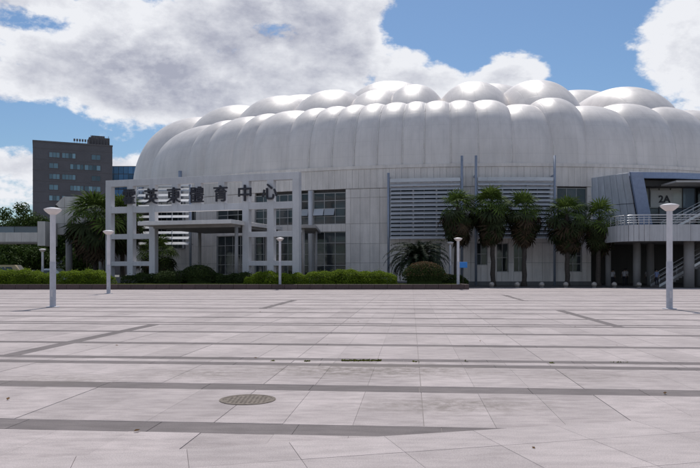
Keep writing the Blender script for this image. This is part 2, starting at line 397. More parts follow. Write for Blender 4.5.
# dark core behind the panels
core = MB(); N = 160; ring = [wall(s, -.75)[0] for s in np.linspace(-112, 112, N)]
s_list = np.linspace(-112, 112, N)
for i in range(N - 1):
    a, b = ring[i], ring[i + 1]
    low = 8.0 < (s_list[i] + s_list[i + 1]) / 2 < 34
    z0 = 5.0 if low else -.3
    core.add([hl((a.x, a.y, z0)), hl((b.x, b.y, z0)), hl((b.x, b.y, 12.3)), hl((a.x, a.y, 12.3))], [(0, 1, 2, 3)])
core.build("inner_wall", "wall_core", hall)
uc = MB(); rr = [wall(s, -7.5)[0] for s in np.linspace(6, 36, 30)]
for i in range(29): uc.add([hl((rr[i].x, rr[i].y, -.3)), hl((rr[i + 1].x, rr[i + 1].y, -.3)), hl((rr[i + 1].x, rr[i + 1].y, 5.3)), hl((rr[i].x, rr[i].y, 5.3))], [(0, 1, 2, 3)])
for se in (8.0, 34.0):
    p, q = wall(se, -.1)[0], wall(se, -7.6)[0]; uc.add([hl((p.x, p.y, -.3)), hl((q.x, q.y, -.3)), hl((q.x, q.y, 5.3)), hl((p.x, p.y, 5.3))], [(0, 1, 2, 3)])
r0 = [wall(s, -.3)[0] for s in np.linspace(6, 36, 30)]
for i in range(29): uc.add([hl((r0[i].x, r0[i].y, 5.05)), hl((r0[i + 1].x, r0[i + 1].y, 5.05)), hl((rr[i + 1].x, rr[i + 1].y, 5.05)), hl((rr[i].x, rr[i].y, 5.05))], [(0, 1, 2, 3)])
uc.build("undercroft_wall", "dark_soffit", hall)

OPEN = [  # s0, s1, z0, z1, columns, rows, kind
    (-34.3, -29.7, .0, 5.5, 4, 5, "w"), (-34.3, -29.7, 6.6, 9.2, 3, 2, "w"),
    (-28.7, -23.5, 1.0, 5.7, 5, 4, "w"), (-28.7, -23.5, 6.5, 9.9, 5, 4, "w"),
    (-22.9, -21.95, .9, 5.7, 1, 4, "w"), (-22.9, -21.95, 6.5, 9.9, 1, 4, "s"),
    (-21.4, -17.7, .9, 5.7, 3, 4, "w"), (-21.4, -17.7, 6.5, 9.9, 3, 4, "s"),
    (-13.0, -5.7, 5.0, 10.4, 6, 3, "w"), (-4.1, 3.6, 5.0, 10.4, 6, 3, "w"), (-51.5, -39.9, 4.2, 10.2, 8, 3, "w"),
    (-8.75, -7.6, 1.8, 4.4, 2, 2, "w"), (-4.1, -2.85, 2.1, 4.4, 2, 2, "w"), (-1.9, -.7, 1.4, 4.35, 2, 2, "w"), (-.15, .95, 1.4, 4.35, 2, 2, "w"),
    (5.2, 7.0, 1.4, 3.9, 2, 3, "w"), (4.35, 7.55, 6.8, 10.1, 3, 2, "w"), (-38.9, -37.9, 6.6, 9.0, 2, 1, "w"),
    (8.0, 34.0, -.3, 5.2, 0, 0, "void"), (12.2, 34.0, 5.2, 10.6, 0, 0, "void")]
COURSE = [.0, 2.35, 4.4, 6.5, 9.25, 10.2]
pan = MB(); pan.box(-.5, .5, 0, .30, 0, 1); pan_me = pan.mesh("wall_panel", "wall_panel")
S0, S1 = -56.0, 36.0
cuts = set(np.round(np.arange(S0, S1 + .1, 1.05), 3))
for o in OPEN: cuts |= {o[0], o[1]}
cuts = sorted(cuts); fixed = {o[0] for o in OPEN} | {o[1] for o in OPEN}
cl = [cuts[0]]
for c in cuts[1:]:
    if c - cl[-1] < .38:
        if c in fixed and cl[-1] not in fixed: cl[-1] = c
        elif c in fixed: cl.append(c)
    else: cl.append(c)
npan = 0; far = MB()
for a, b in zip(cl[:-1], cl[1:]):
    m = (a + b) / 2; p, rz = wall(m); p = hl(p)
    zs = set(COURSE); holes = [(o[2], o[3]) for o in OPEN if o[0] < m < o[1]]
    for h in holes: zs |= {max(h[0], 0), h[1]} if h[1] < 10.2 else {max(h[0], 0)}
    zs = sorted(z for z in zs if 0 <= z <= 10.2); zc = [zs[0]]
    he = {e for h in holes for e in h}
    for z in zs[1:]:
        if z - zc[-1] < .3 and z not in he: continue
        if z - zc[-1] < .3 and z in he and zc[-1] not in he and zc[-1] != 0: zc[-1] = z; continue
        zc.append(z)
    for z0, z1 in zip(zc[:-1], zc[1:]):
        zm = (z0 + z1) / 2
        if any(h[0] < zm < h[1] for h in holes): continue
        g_ = .022
        if -48 < m < 26 and npan < 296:
            npan += 1; link("wall_panel", pan_me, hall, (p.x, p.y, z0 + g_ / 2), rz, (b - a - g_, 1, z1 - z0 - g_))
        else:
            far.box(-(b - a - g_) / 2, (b - a - g_) / 2, 0, .3, z0 + g_ / 2, z1 - g_ / 2, Matrix.Translation(p) @ Matrix.Rotation(rz, 4, "Z"))
tag(far.build("wall_panel_field", "wall_panel", hall), kind="stuff")
top = MB(); cap = MB()
ss = np.arange(-110, 110, .66)
for a in ss:
    p, rz = wall(a + .33); mtx = Matrix.Translation(hl(p)) @ Matrix.Rotation(rz, 4, "Z")
    top.box(-.322, .322, -.06, .3, 10.23, 12.25, mtx)
    cap.box(-.331, .331, -.14, 1.2, 12.26, 12.60, mtx)
tag(top.build("cornice_panel_field", "wall_panel", hall), kind="stuff"); cap.build("cornice", "wall_panel", hall)
# windows
def window(s0, s1, z0, z1, nc, nr, kind, parent=hall, inset=.22, gm="window_glass"):
    m = (s0 + s1) / 2; p, rz = wall(m, -inset); wd = s1 - s0; h = z1 - z0
    f = MB(); bw = .07
    f.box(-wd / 2, -wd / 2 + bw, -.03, .08, 0, h); f.box(wd / 2 - bw, wd / 2, -.03, .08, 0, h)
    f.box(-wd / 2 + bw, wd / 2 - bw, -.03, .08, 0, bw); f.box(-wd / 2 + bw, wd / 2 - bw, -.03, .08, h - bw, h)
    cw = wd / nc; rh = h / nr
    for i in range(1, nc): f.box(-wd / 2 + i * cw - .03, -wd / 2 + i * cw + .03, -.02, .07, bw, h - bw)
    for j in range(1, nr): f.box(-wd / 2 + bw, wd / 2 - bw, -.015, .06, j * rh - .03, j * rh + .03)
    # reveals back to the inner wall
    f.box(-wd / 2 - .0, -wd / 2 + .012, -inset, -.032, 0, h); f.box(wd / 2 - .012, wd / 2, -inset, -.032, 0, h)
    wn = f.build("window", "mullion", parent, hl(p) + Vector((0, 0, z0)), rz)
    pm = MB(); pm.box(-.5, .5, .02, .04, -.5, .5); pme = pm.mesh("pane", gm)
    for i in range(nc):
        for j in range(nr):
            if kind == "s" and j == 1 and (nc == 1 or i < 2):
                sm = MB(); sm.box(-cw / 2 + .05, cw / 2 - .05, -.02, .02, -rh + .08, 0); sa = sm.build("sash", "sash_glass", wn, (-wd / 2 + (i + .5) * cw, -.05, (j + 1) * rh - .03)); sa.rotation_euler = (R(-24), 0, 0)
            link("pane", pme, wn, (-wd / 2 + (i + .5) * cw, 0, (j + .5) * rh), 0, (cw - .05, 1, rh - .05))
    return wn
for o in OPEN:
    if o[6] != "void": window(*o)
# pier between the window strips
p, rz = wall(-21.67, .12); pr = MB(); pr.tube([(0, 0, 0), (0, 0, 10.15)], .24, 16); pr.build("pier", "frame_paint", hall, hl(p), rz)
# plinth
pl = MB()
for a in np.arange(-56, 8, 1.05):
    p, rz = wall(a + .525); pl.box(-.53, .53, -.05, .0, -.3, .42, Matrix.Translation(hl(p)) @ Matrix.Rotation(rz, 4, "Z"))
pl.build("plinth", "wall_core", hall)
# louvre screens
def louvre(s0, s1, z0, z1, n, label, off=1.05, posts=True, place=None):
    m = (s0 + s1) / 2; p, rz = wall(m, off)
    if place: p, rz = Vector(place[0]), place[1]
    wd = s1 - s0; R_ = 64.0
    sc = MB(); nb = max(3, int(wd / 2.4))
    def yo(x): return x * x / (2 * R_)
    for i in range(nb + 1):
        x = -wd / 2 + wd * i / nb; sc.box(x - .05, x + .05, yo(x) + .0, yo(x) + .06, z0 - .1, z1 + .05)
        for zz in (z0 + .2, z1 - .2): sc.box(x - .04, x + .04, yo(x) + .06, off + yo(x), zz - .05, zz + .05)
    so = sc.build("louvre_screen", "slat_metal", hall, hl(p), rz); so["label"] = label
    st = (z1 - z0) / n; th = R(38)
    for j in range(n):
        s_ = MB(); zc = z0 + (j + .5) * st; K = 8; c, sn = math.cos(th), math.sin(th)
        prof = [(-.22, -.02), (.22, -.02), (.22, .02), (-.22, .02)]
        prof = [(y * c - z * sn * -1, -y * sn * -1 + z * c) for y, z in prof]
        vs = []; fs = []
        for i in range(K + 1):
            x = -wd / 2 + wd * i / K
            for y, z in prof: vs.append((x, yo(x) - .19 + y, zc + z))
        for i in range(K):
            for q in range(4): fs.append((i * 4 + q, i * 4 + (q + 1) % 4, i * 4 + 4 + (q + 1) % 4, i * 4 + 4 + q))
        fs += [(3, 2, 1, 0), (K * 4, K * 4 + 1, K * 4 + 2, K * 4 + 3)]
        s_.add(vs, fs); s_.build("slat", "slat_metal", so)
    hd = MB()
    for i in range(8):
        x0, x1 = -wd / 2 + wd * i / 8, -wd / 2 + wd * (i + 1) / 8
        hd.box(x0, x1, yo((x0 + x1) / 2) - .34, yo((x0 + x1) / 2) + .06, z1 + .06, z1 + .42)
    hd.build("head_beam", "slat_metal", so)
    if posts:
        for x, h in posts:
            ps = MB(); ps.tube([(x, yo(x) - .15, -.1), (x, yo(x) - .15, h)], .13, 12); ps.box(x - .06, x + .06, yo(x) - .02, off + yo(x), z1 + .55, z1 + .75); ps.build("post", "steel_blue", so)
louvre(-12.75, -5.65, 4.75, 10.55, 14, "wide horizontal louvre screen above the feathery palm", posts=[(-3.75, 11.6), (3.72, 13.2)])
louvre(-4.05, 3.55, 4.75, 10.55, 14, "wide horizontal louvre screen behind two fan palms", posts=[(-3.98, 13.2), (3.98, 13.2)])
louvre(-51.0, -45.2, 4.2, 10.6, 11, "horizontal louvre screen seen through the letter frame", posts=[(3.05, 10.9)], place=((-20.3, 76.2, 0), R(-6)))
# masts standing up behind the frame
for s_ in (-52.0, -50.8, -40.4):
    p, rz = wall(s_, .35); ms = MB(); ms.tube([(0, 0, 9.5), (0, 0, 13.6)], .22, 12); ms.build("vent_mast", "steel_blue", hall, hl(p), rz)

# ------------------------------------------------------------------ roof lobes
def sgnpow(x, e): return np.sign(x) * np.abs(x) ** e
def lobe(cx, cy, cz, a, b, c, rz, n=2.35, nu=56, nv=40, name="roof_lobe"):
    th = np.linspace(-math.pi, math.pi, nu, endpoint=False); ph = np.linspace(-.015, math.pi / 2, nv)
    e = 2 / n; T, Pq = np.meshgrid(th, ph)
    x = a * sgnpow(np.cos(Pq), e) * sgnpow(np.cos(T), e); y = b * sgnpow(np.cos(Pq), e) * sgnpow(np.sin(T), e); z = c * sgnpow(np.sin(Pq), e)
    V = np.stack([x, y, z], -1).reshape(-1, 3)
    i, j = np.meshgrid(np.arange(nv - 1), np.arange(nu), indexing="ij"); j2 = (j + 1) % nu
    F = np.stack([i * nu + j, i * nu + j2, (i + 1) * nu + j2, (i + 1) * nu + j], -1).reshape(-1, 4)
    o = np_mesh(name, V, F, "membrane", hall, (cx - CX, cy - CY, cz), rz)
    o.data.polygons.foreach_set("use_smooth", [True] * len(F)); return o
LT = [-1.57, -1.37, -1.19, -1.035, -.826, -.764, -.655, -.606, -.498, -.443, -.387, -.337, -.286, -.231, -.186, -.13, -.074, -.005, .084, .152, .269, .372, .484, .60, .75, .92, 1.12, 1.34, 1.57]
CREST = {17: 7.7, 18: 8.5, 19: 7.7}
FRONT = []
for i in range(len(LT) - 1):
    s0, s1 = wt(LT[i]), wt(LT[i + 1]); h = (s1 - s0) / 2
    b = 7.6; c = CREST.get(i, 8.2)
    p, rz = wall((s0 + s1) / 2, -.10 - b)
    la = 2.2 * h * max(1.0, (2.3 / h)) ** .4; lobe(p.x, p.y, 12.45, la, b, c, rz); FRONT.append((s0, s1, h, la, b, c))
def supk(h, a, n=2.35): return (1 - (h / a) ** n) ** (1 / n)
for (q0, q1) in zip(FRONT[:-1], FRONT[1:]):
    k = (supk(q0[2], q0[3]) + supk(q1[2], q1[3])) / 2; b = q0[4]; c = (q0[5] + q1[5]) / 2; p, rz = wall(q0[1], -.10 - b); e = 2 / 2.35
    sb_ = MB(); sb_.tube([(0, -(b * k + .05) * math.cos(f) ** e, 12.45 + (c * k + .05) * math.sin(f) ** e) for f in np.linspace(.001, 1.45, 26)], .075, 6); sb_.build("seam_bead", "seam", hall, hl(p), rz)
for t0 in np.arange(1.68, 4.6, .26):      # round the back
    x = CX + (A_ - 7) * math.sin(t0); y = CY - (B_ - 7) * math.cos(t0)
    lobe(x, y, 12.35, 10, 7, 7.8, math.atan2(B_ * math.sin(t0), A_ * math.cos(t0)), nu=32, nv=24)
ROW2 = [ # x, y, top z, half width, half depth, heading t
    (-25.0, 110, 22.0, 10, 9, -1.35), (-20.6, 100.5, 24.4, 8.2, 10, -.95), (-14.6, 97.0, 25.3, 6.4, 10, -.75), (-8.2, 94.0, 25.8, 6.4, 10.5, -.58), (-1.6, 91.5, 25.9, 6.2, 10.5, -.40), (4.0, 90.0, 25.5, 5.0, 10.5, -.28),
    (8.4, 89.0, 25.9, 4.8, 10.5, -.2), (15.3, 88.5, 26.1, 5.6, 11.0, -.05), (22.3, 88.0, 26.0, 5.6, 12.6, .10), (33.2, 89.0, 25.5, 5.6, 12.0, .33), (43.0, 92.5, 22.6, 8.6, 12.0, .62), (53.5, 99, 23.0, 8.8, 12.0, .95), (60, 110, 22.6, 9, 10, 1.3),
    (6, 104, 30.4, 9, 12, 0), (20.5, 104, 30.0, 9, 12, 0), (34, 106, 29.6, 10, 12, .1), (47, 110, 28, 9, 12, .3), (-7, 108, 29.4, 9, 12, -.2), (-16, 114, 27, 8, 11, -.4),
    (-12, 128, 27, 12, 12, 2.6), (8, 132, 28, 12, 12, 3.1), (28, 132, 28, 12, 12, 3.14), (48, 126, 27, 12, 12, 3.6)]
for (x, y, tz, a, b, t) in ROW2:
    lobe(x, y, 12.0, a * 1.14, b, tz - 13.15, math.atan2(B_ * math.sin(t), A_ * math.cos(t)) , n=2.28)
lobe(CX, CY, 10, 42, 31, 14, 0, 2.6, 96, 40)

# ------------------------------------------------------------------ sign frame with letters
FL = Vector((-24.4, 70.4, 0)); FR = Vector((-4.55, 64.0, 0)); FD = (FR - FL); FLEN = FD.length; FRZ = math.atan2(FD.y, FD.x)
fr = empty("letter_frame", FL, FRZ); tag(fr, "pale grey grid frame carrying seven dark characters in front of hall entrance", "sign frame")
MW, MD = .66, .62; NB = 8; bay = (FLEN - MW) / NB
beams = [(9.90, 10.56), (7.25, 7.88), (4.66, 5.16), (2.0, 2.44)]
def beam(x0, x1, z0, z1): b = MB(); b.box(x0, x1, -MD / 2 + .02, MD / 2 - .02, z0, z1, c=.012); b.build("beam", "frame_paint", fr)
beam(.0, FLEN, *beams[0])
for z0, z1 in beams[1:]:
    for i in range(NB):
        if z1 < 7 and 2 <= i < 6: continue
        beam(i * bay + MW + .001, (i + 1) * bay - .001, z0, z1)
for i in range(NB + 1):
    b = MB(); z0 = -.2 if i <= 2 or i >= 6 else 7.25
    b.box(i * bay, i * bay + MW, -MD / 2, MD / 2, z0, 9.899, c=.015); b.build("upright", "frame_paint", fr)
bs = MB(); bs.box(-.1, 2 * bay + MW + .1, -.5, .5, -.3, .9); bs.build("base", "wall_core", fr)
bs = MB(); bs.box(6 * bay - .1, FLEN + .1, -.5, .5, -.3, .9); bs.build("base", "wall_core", fr)
def text_mesh(ch, size, depth, off, mat_):
    cu = bpy.data.curves.new("character", "FONT"); cu.body = ch; cu.size = size; cu.extrude = depth; cu.offset = off; cu.align_x = "CENTER"; cu.align_y = "CENTER"; cu.resolution_u = 3
    to = bpy.data.objects.new("tmp", cu); COL.objects.link(to); bpy.context.view_layer.update()
    dg = bpy.context.evaluated_depsgraph_get(); me = bpy.data.meshes.new_from_object(to.evaluated_get(dg)); bpy.data.objects.remove(to)
    xs = np.array([v.co[:] for v in me.vertices])
    if len(xs): 
        c = (xs.max(0) + xs.min(0)) / 2; me.transform(Matrix.Translation((-c[0], -c[1], 0)))
    me.materials.clear(); me.materials.append(M[mat_]); me.name = "character"; return me
def bold(me, e):
    bm = bmesh.new(); 
    for i, (dx, dy) in enumerate(((0, 0), (e, 0), (-e, 0), (0, e), (0, -e), (e * .7, e * .7), (-e * .7, -e * .7), (e * .7, -e * .7), (-e * .7, e * .7))):
        c = me.copy(); c.transform(Matrix.Translation((dx, dy, .003 * i))); bm.from_mesh(c); bpy.data.meshes.remove(c)
    bm.to_mesh(me); bm.free(); return me
for i, ch in enumerate("霍英東體育中心"):
    me = bold(text_mesh(ch, 1.6, .07, 0.0, "letter_black"), .028); o = link("character", me, fr, ((i + 1) * bay + MW / 2 + .02, -MD / 2 - .16, 8.82 - .04 * (i % 2)))
    o.rotation_euler = (R(90), 0, 0); o["label"] = "dark raised character " + ch
# entrance canopy through the frame
cn = empty("entrance_canopy", FL, FRZ); tag(cn, "flat white canopy slab running through the letter frame over the entrance", "canopy")
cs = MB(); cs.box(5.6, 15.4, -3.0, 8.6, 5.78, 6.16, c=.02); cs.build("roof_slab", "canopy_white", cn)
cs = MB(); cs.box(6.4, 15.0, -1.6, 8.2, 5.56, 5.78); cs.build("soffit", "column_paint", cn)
for x, y in ((15.0, -1.2), (6.9, 6.2), (14.6, 6.2)):
    c = MB(); c.tube([(x, y, -.3), (x, y, 5.57)], .17, 16); c.build("column", "column_paint", cn)
# small side awning
aw = empty("side_awning", (-4.7, 66.0, 0), 0); tag(aw, "small flat grey awning on posts beside the right end of letter frame", "awning")
c = MB(); c.box(.0, 1.55, -1.3, 8.8, 5.5, 5.75); c.build("roof_slab", "column_paint", aw)
for x in (.35, 1.3):
    c = MB(); c.tube([(x, -.6 if x < 1 else 4, -.3), (x, -.6 if x < 1 else 4, 5.5)], .13, 12); c.build("post", "column_paint", aw)

# ------------------------------------------------------------------ east entrance bay, terrace
bay2 = empty("entrance_bay", (27, 72, 0)); BO = Vector((-27, -72, 0)); tag(bay2, "blue-grey panelled entrance bay with slanting fin and glazed upper hall", "entrance bay")
def poly(name, pts, thick, mat_, parent, org):
    """thick plate from a planar outline"""
    pts = [Vector(p) for p in pts]; n = (pts[1] - pts[0]).cross(pts[2] - pts[0]).normalized() * thick; k = len(pts)
    vs = [p + org for p in pts] + [p + n + org for p in pts]
    m = MB(); m.add(vs, [tuple(range(k - 1, -1, -1)), tuple(range(k, 2 * k))] + [(i, (i + 1) % k, k + (i + 1) % k, k + i) for i in range(k)]); return m.build(name, mat_, parent)
T0, T1 = Vector((24.65, 73.0, 11.15)), Vector((27.25, 68.6, 11.15)); L0, L1 = Vector((24.65, 73.0, 4.9)), Vector((28.9, 69.9, 4.9))
# side wall as vertical panels, two courses
NP = 7
for j in range(2):
    fa, fb = (0, .47) if j == 0 else (.475, 1)
    for i in range(NP):
        a, b = i / NP + .004, (i + 1) / NP - .004
        def pt(x, f): return (T0.lerp(T1, x)).lerp(L0.lerp(L1, x), f)
        poly("side_panel", [pt(a, fa + .004), pt(b, fa + .004), pt(b, fb), pt(a, fb)], .12, "bay_blue", bay2, BO)
poly("side_core", [pt(0, 0) + Vector((.7, .45, -.08)), pt(1, 0) + Vector((.7, .45, -.08)), pt(1, 1) + Vector((.7, .45, 0)), pt(0, 1) + Vector((.7, .45, 0))], .1, "dark_soffit", bay2, BO)
# fin
fn_t0, fn_t1 = Vector((27.3, 68.45, 11.2)), Vector((28.5, 68.5, 11.2)); fn_b0, fn_b1 = Vector((28.95, 69.75, 4.9)), Vector((30.25, 69.8, 4.9))
poly("fin", [fn_t0, fn_t1, fn_b1, fn_b0], -.35, "fascia_blue", bay2, BO)
# fascia beam and roof of the bay
fb_ = MB(); arc = [(28.5, 68.6), (32, 68.9), (36, 69.8), (41, 71.6), (47, 74.6)]
for (xa, ya), (xb, yb2) in zip(arc[:-1], arc[1:]):
    L = math.hypot(xb - xa, yb2 - ya); fb_.box(0, L, 0, .5, 10.62, 11.2, Matrix.Translation(Vector((xa, ya, 0)) + BO) @ Matrix.Rotation(math.atan2(yb2 - ya, xb - xa), 4, "Z"))
fb_.build("fascia_beam", "fascia_blue", bay2)
rf = MB(); rf.prism([(x + BO.x, y + BO.y) for x, y in [(24.8, 73.0), (27.3, 68.9), (28.5, 69.0), (32, 69.3), (36, 70.2), (41, 72.0), (47, 75.0), (47, 82), (24.8, 74.5)]], 10.9, 11.1); rf.build("roof", "wall_panel", bay2)
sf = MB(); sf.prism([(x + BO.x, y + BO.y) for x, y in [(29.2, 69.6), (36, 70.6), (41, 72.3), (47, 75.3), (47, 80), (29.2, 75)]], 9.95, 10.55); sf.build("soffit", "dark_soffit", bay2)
cp = MB(); cp.box(31.0 + BO.x, 47 + BO.x, 66.5 + BO.y, 69.8 + BO.y, 9.95, 10.12); cp.build("canopy", "mullion", bay2)
# glazing of the upper hall
GY = 71.6; gx = [29.6, 30.6, 31.6, 32.75, 34.0, 35.3, 36.8, 38.6, 40.5]
for i in range(len(gx) - 1):
    for (z0, z1) in ((5.6, 7.85), (7.95, 9.95)):
        m = MB(); m.box(gx[i] + .04 + BO.x, gx[i + 1] - .04 + BO.x, GY + BO.y, GY + .04 + BO.y, z0, z1)
        m.build("pane", "pale_glass" if z0 > 7 and i < 4 else ("rail_glass" if i < 5 else "window_glass"), bay2)
ml = MB()
for x in gx: ml.box(x - .04 + BO.x, x + .04 + BO.x, GY - .08 + BO.y, GY + .1 + BO.y, 5.5, 9.95)
ml.box(gx[0] + BO.x, gx[-1] + BO.x, GY - .06 + BO.y, GY - .001 + BO.y, 7.86, 7.94); ml.build("mullions", "dark_metal", bay2)
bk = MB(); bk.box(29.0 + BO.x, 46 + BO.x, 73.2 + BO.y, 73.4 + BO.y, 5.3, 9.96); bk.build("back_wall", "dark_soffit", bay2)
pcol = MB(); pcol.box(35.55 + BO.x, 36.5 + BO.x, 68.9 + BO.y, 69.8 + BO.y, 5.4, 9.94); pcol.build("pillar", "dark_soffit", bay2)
sg = empty("entrance_sign", (31.95, GY - .12, 0)); tag(sg, "pale glass sign panel reading 2A above the terrace", "sign")
m = MB(); m.box(-1.25, 1.05, 0, .03, 8.05, 9.75); m.build("panel", "white_sign", sg)
me = bold(text_mesh("2A", 1.0, .02, 0.0, "letter_black"), .03); o = link("lettering", me, sg, (.15, -.03, 8.85)); o.rotation_euler = (R(90), 0, 0)

# terrace
ter = empty("terrace", (27, 66, 0)); TO = Vector((-27, -66, 0)); tag(ter, "curved raised terrace with pale fascia and steel railing on round columns", "terrace")
corner = [(24.3 + 2.2 - 2.2 * math.cos(a), 63.9 - 1.9 * math.sin(a)) for a in np.linspace(0, math.pi / 2, 9)]
edge = [(24.3, 69.0), (24.3, 66.5)] + corner + [(30, 61.75), (34, 61.7), (38, 61.9), (44, 62.6), (50, 64.2)]
tp = edge + [(50, 76), (26, 73.0)]
m = MB(); m.prism([(x + TO.x, y + TO.y) for x, y in tp], 4.22, 4.9); m.build("slab", "column_paint", ter)
m = MB(); m.prism([(x + TO.x, y + TO.y + .3) for x, y in tp[:-2]] + [(50 + TO.x, 75.5 + TO.y), (27 + TO.x, 73 + TO.y)], 4.9, 5.25); m.build("floor", "terrace_floor", ter)
def along(pts, step):
    out_ = []; 
    for (xa, ya), (xb, yb2) in zip(pts[:-1], pts[1:]):
        L = math.hypot(xb - xa, yb2 - ya); n = max(1, round(L / step))
        for i in range(n): out_.append(((xa + (xb - xa) * i / n, ya + (yb2 - ya) * i / n), (xa + (xb - xa) * (i + 1) / n, ya + (yb2 - ya) * (i + 1) / n)))
    return out_
for (p0, p1) in along(edge, 1.1):
    L = math.hypot(p1[0] - p0[0], p1[1] - p0[1]); m = MB(); m.box(.008, L - .008, -.12, 0.02, 4.16, 5.62)
    m.build("fascia_panel", "terrace_panel", ter, Vector((p0[0], p0[1], 0)) + TO, math.atan2(p1[1] - p0[1], p1[0] - p0[0]))
for z, r in ((6.48, .045), (6.26, .025), (6.04, .025), (5.83, .025)):
    m = MB(); m.tube([(x + TO.x, y + TO.y + .05, z) for x, y in edge], r, 8); m.build("rail", "rail", ter)
for (p0, p1) in along(edge, 1.7):
    m = MB(); m.tube([(p0[0] + TO.x, p0[1] + TO.y + .05, 5.6), (p0[0] + TO.x, p0[1] + TO.y + .05, 6.48)], .03, 8); m.build("baluster", "rail", ter)
for x, y, r in ((25.6, 69.4, .26), (27.7, 67.6, .36), (30.2, 70.4, .36), (30.75, 63.5, .45), (34.2, 68.5, .4), (38.5, 64.0, .45)):
    m = MB(); m.tube([(x + TO.x, y + TO.y, -.1), (x + TO.x, y + TO.y, 4.22)], r, 24); m.build("column", "column_paint", ter)
def stair(name, label, x0, y0, z0, rise, run, n, wd, up):
    st = empty(name, (x0, y0, z0)); tag(st, label, "stair")
    for i in range(n):
        m = MB(); m.box(i * run, (i + 1) * run + .02, 0, wd, max(0, (i - 1) * rise), (i + 1) * rise); m.build("step", "step_stone", st)
    for y in (-.06, wd + .02):
        a = Vector((-.1, y, .05)); b = Vector((n * run, y, n * rise + .05)); m = MB()
        for f in (0, 1):
            pass
        m.tube([a + Vector((0, 0, .95)), b + Vector((0, 0, .95))], .035, 8); m.tube([a + Vector((0, 0, .6)), b + Vector((0, 0, .6))], .025, 8)
        for q in range(5): c = a.lerp(b, q / 4); m.tube([c, c + Vector((0, 0, .95))], .025, 8)
        m.build("handrail", "rail", st)
        m = MB(); nrm = (b - a).normalized(); m.add([a + Vector((0, -.04, -.05)), b + Vector((0, -.04, -.05)), b + Vector((0, -.04, .2)), a + Vector((0, -.04, .2)), a + Vector((0, .04, -.05)), b + Vector((0, .04, -.05)), b + Vector((0, .04, .2)), a + Vector((0, .04, .2))], [(0, 1, 2, 3), (7, 6, 5, 4), (0, 4, 5, 1), (3, 2, 6, 7), (0, 3, 7, 4), (1, 5, 6, 2)]); m.build("stringer", "rail", st)
stair("stair_flight", "pale railed stair rising under the terrace beside the thick column", 28.6, 64.6, 0, .17, .29, 22, 1.8, True)
stair("stair_flight", "pale railed stair rising above the terrace railing below the 2A sign", 30.3, 66.2, 5.25, .16, .30, 20, 1.6, True)

# ------------------------------------------------------------------ forecourt beyond the plaza
m = MB(); m.prism([(11, 64.2), (60, 60.0), (60, 84), (-40, 92), (-40, 64.2)], -.2, .03); tag(m.build("forecourt", "forecourt"), kind="structure")

# ------------------------------------------------------------------ planter with kerb stones
planter = empty("planter_bed", (-12, 57.3, 0)); tag(planter, "long raised planting bed with dark red stone kerb in front of the hall", "planter")
PX0, PX1 = -40.0, 9.75; PO = Vector((12, -57.3, 0))
m = MB(); m.box(PX0 + .3 + 12, PX1 - .3 + 12, .3, 9.0, -.1, .34); m.build("soil", "soil", planter)
ks = MB(); ks.box(-.5, .5, 0, .30, 0, .42, c=.015); kme = ks.mesh("kerb_stone", "kerb_stone")
x = PX0
while x < PX1 - .05:
    L = min(1.05, PX1 - x); link("kerb_stone", kme, planter, (x + L / 2 + 12, 0, 0), 0, (L - .012, 1, random.uniform(.99, 1.01))); x += L
for yy in np.arange(.31, 5.0, 1.05): link("kerb_stone", kme, planter, (PX1 + 12, yy + .52, 0), R(90), (1.035, 1, 1))
n = 26000; gxr = RNG.uniform(PX0 + .35, PX1 - .35, n); gyr = 57.62 + RNG.random(n) ** 1.3 * 5.5
Cg = np.stack([gxr, gyr, np.full(n, .38)], 1); V, F = leaves(Cg, np.tile([0, -.6, .3], (n, 1)), .14, .25, .5)
tag(np_mesh("grass", V, F, "grass_blades"), "short yellow-green grass growing behind the dark red kerb", "grass", kind="stuff")

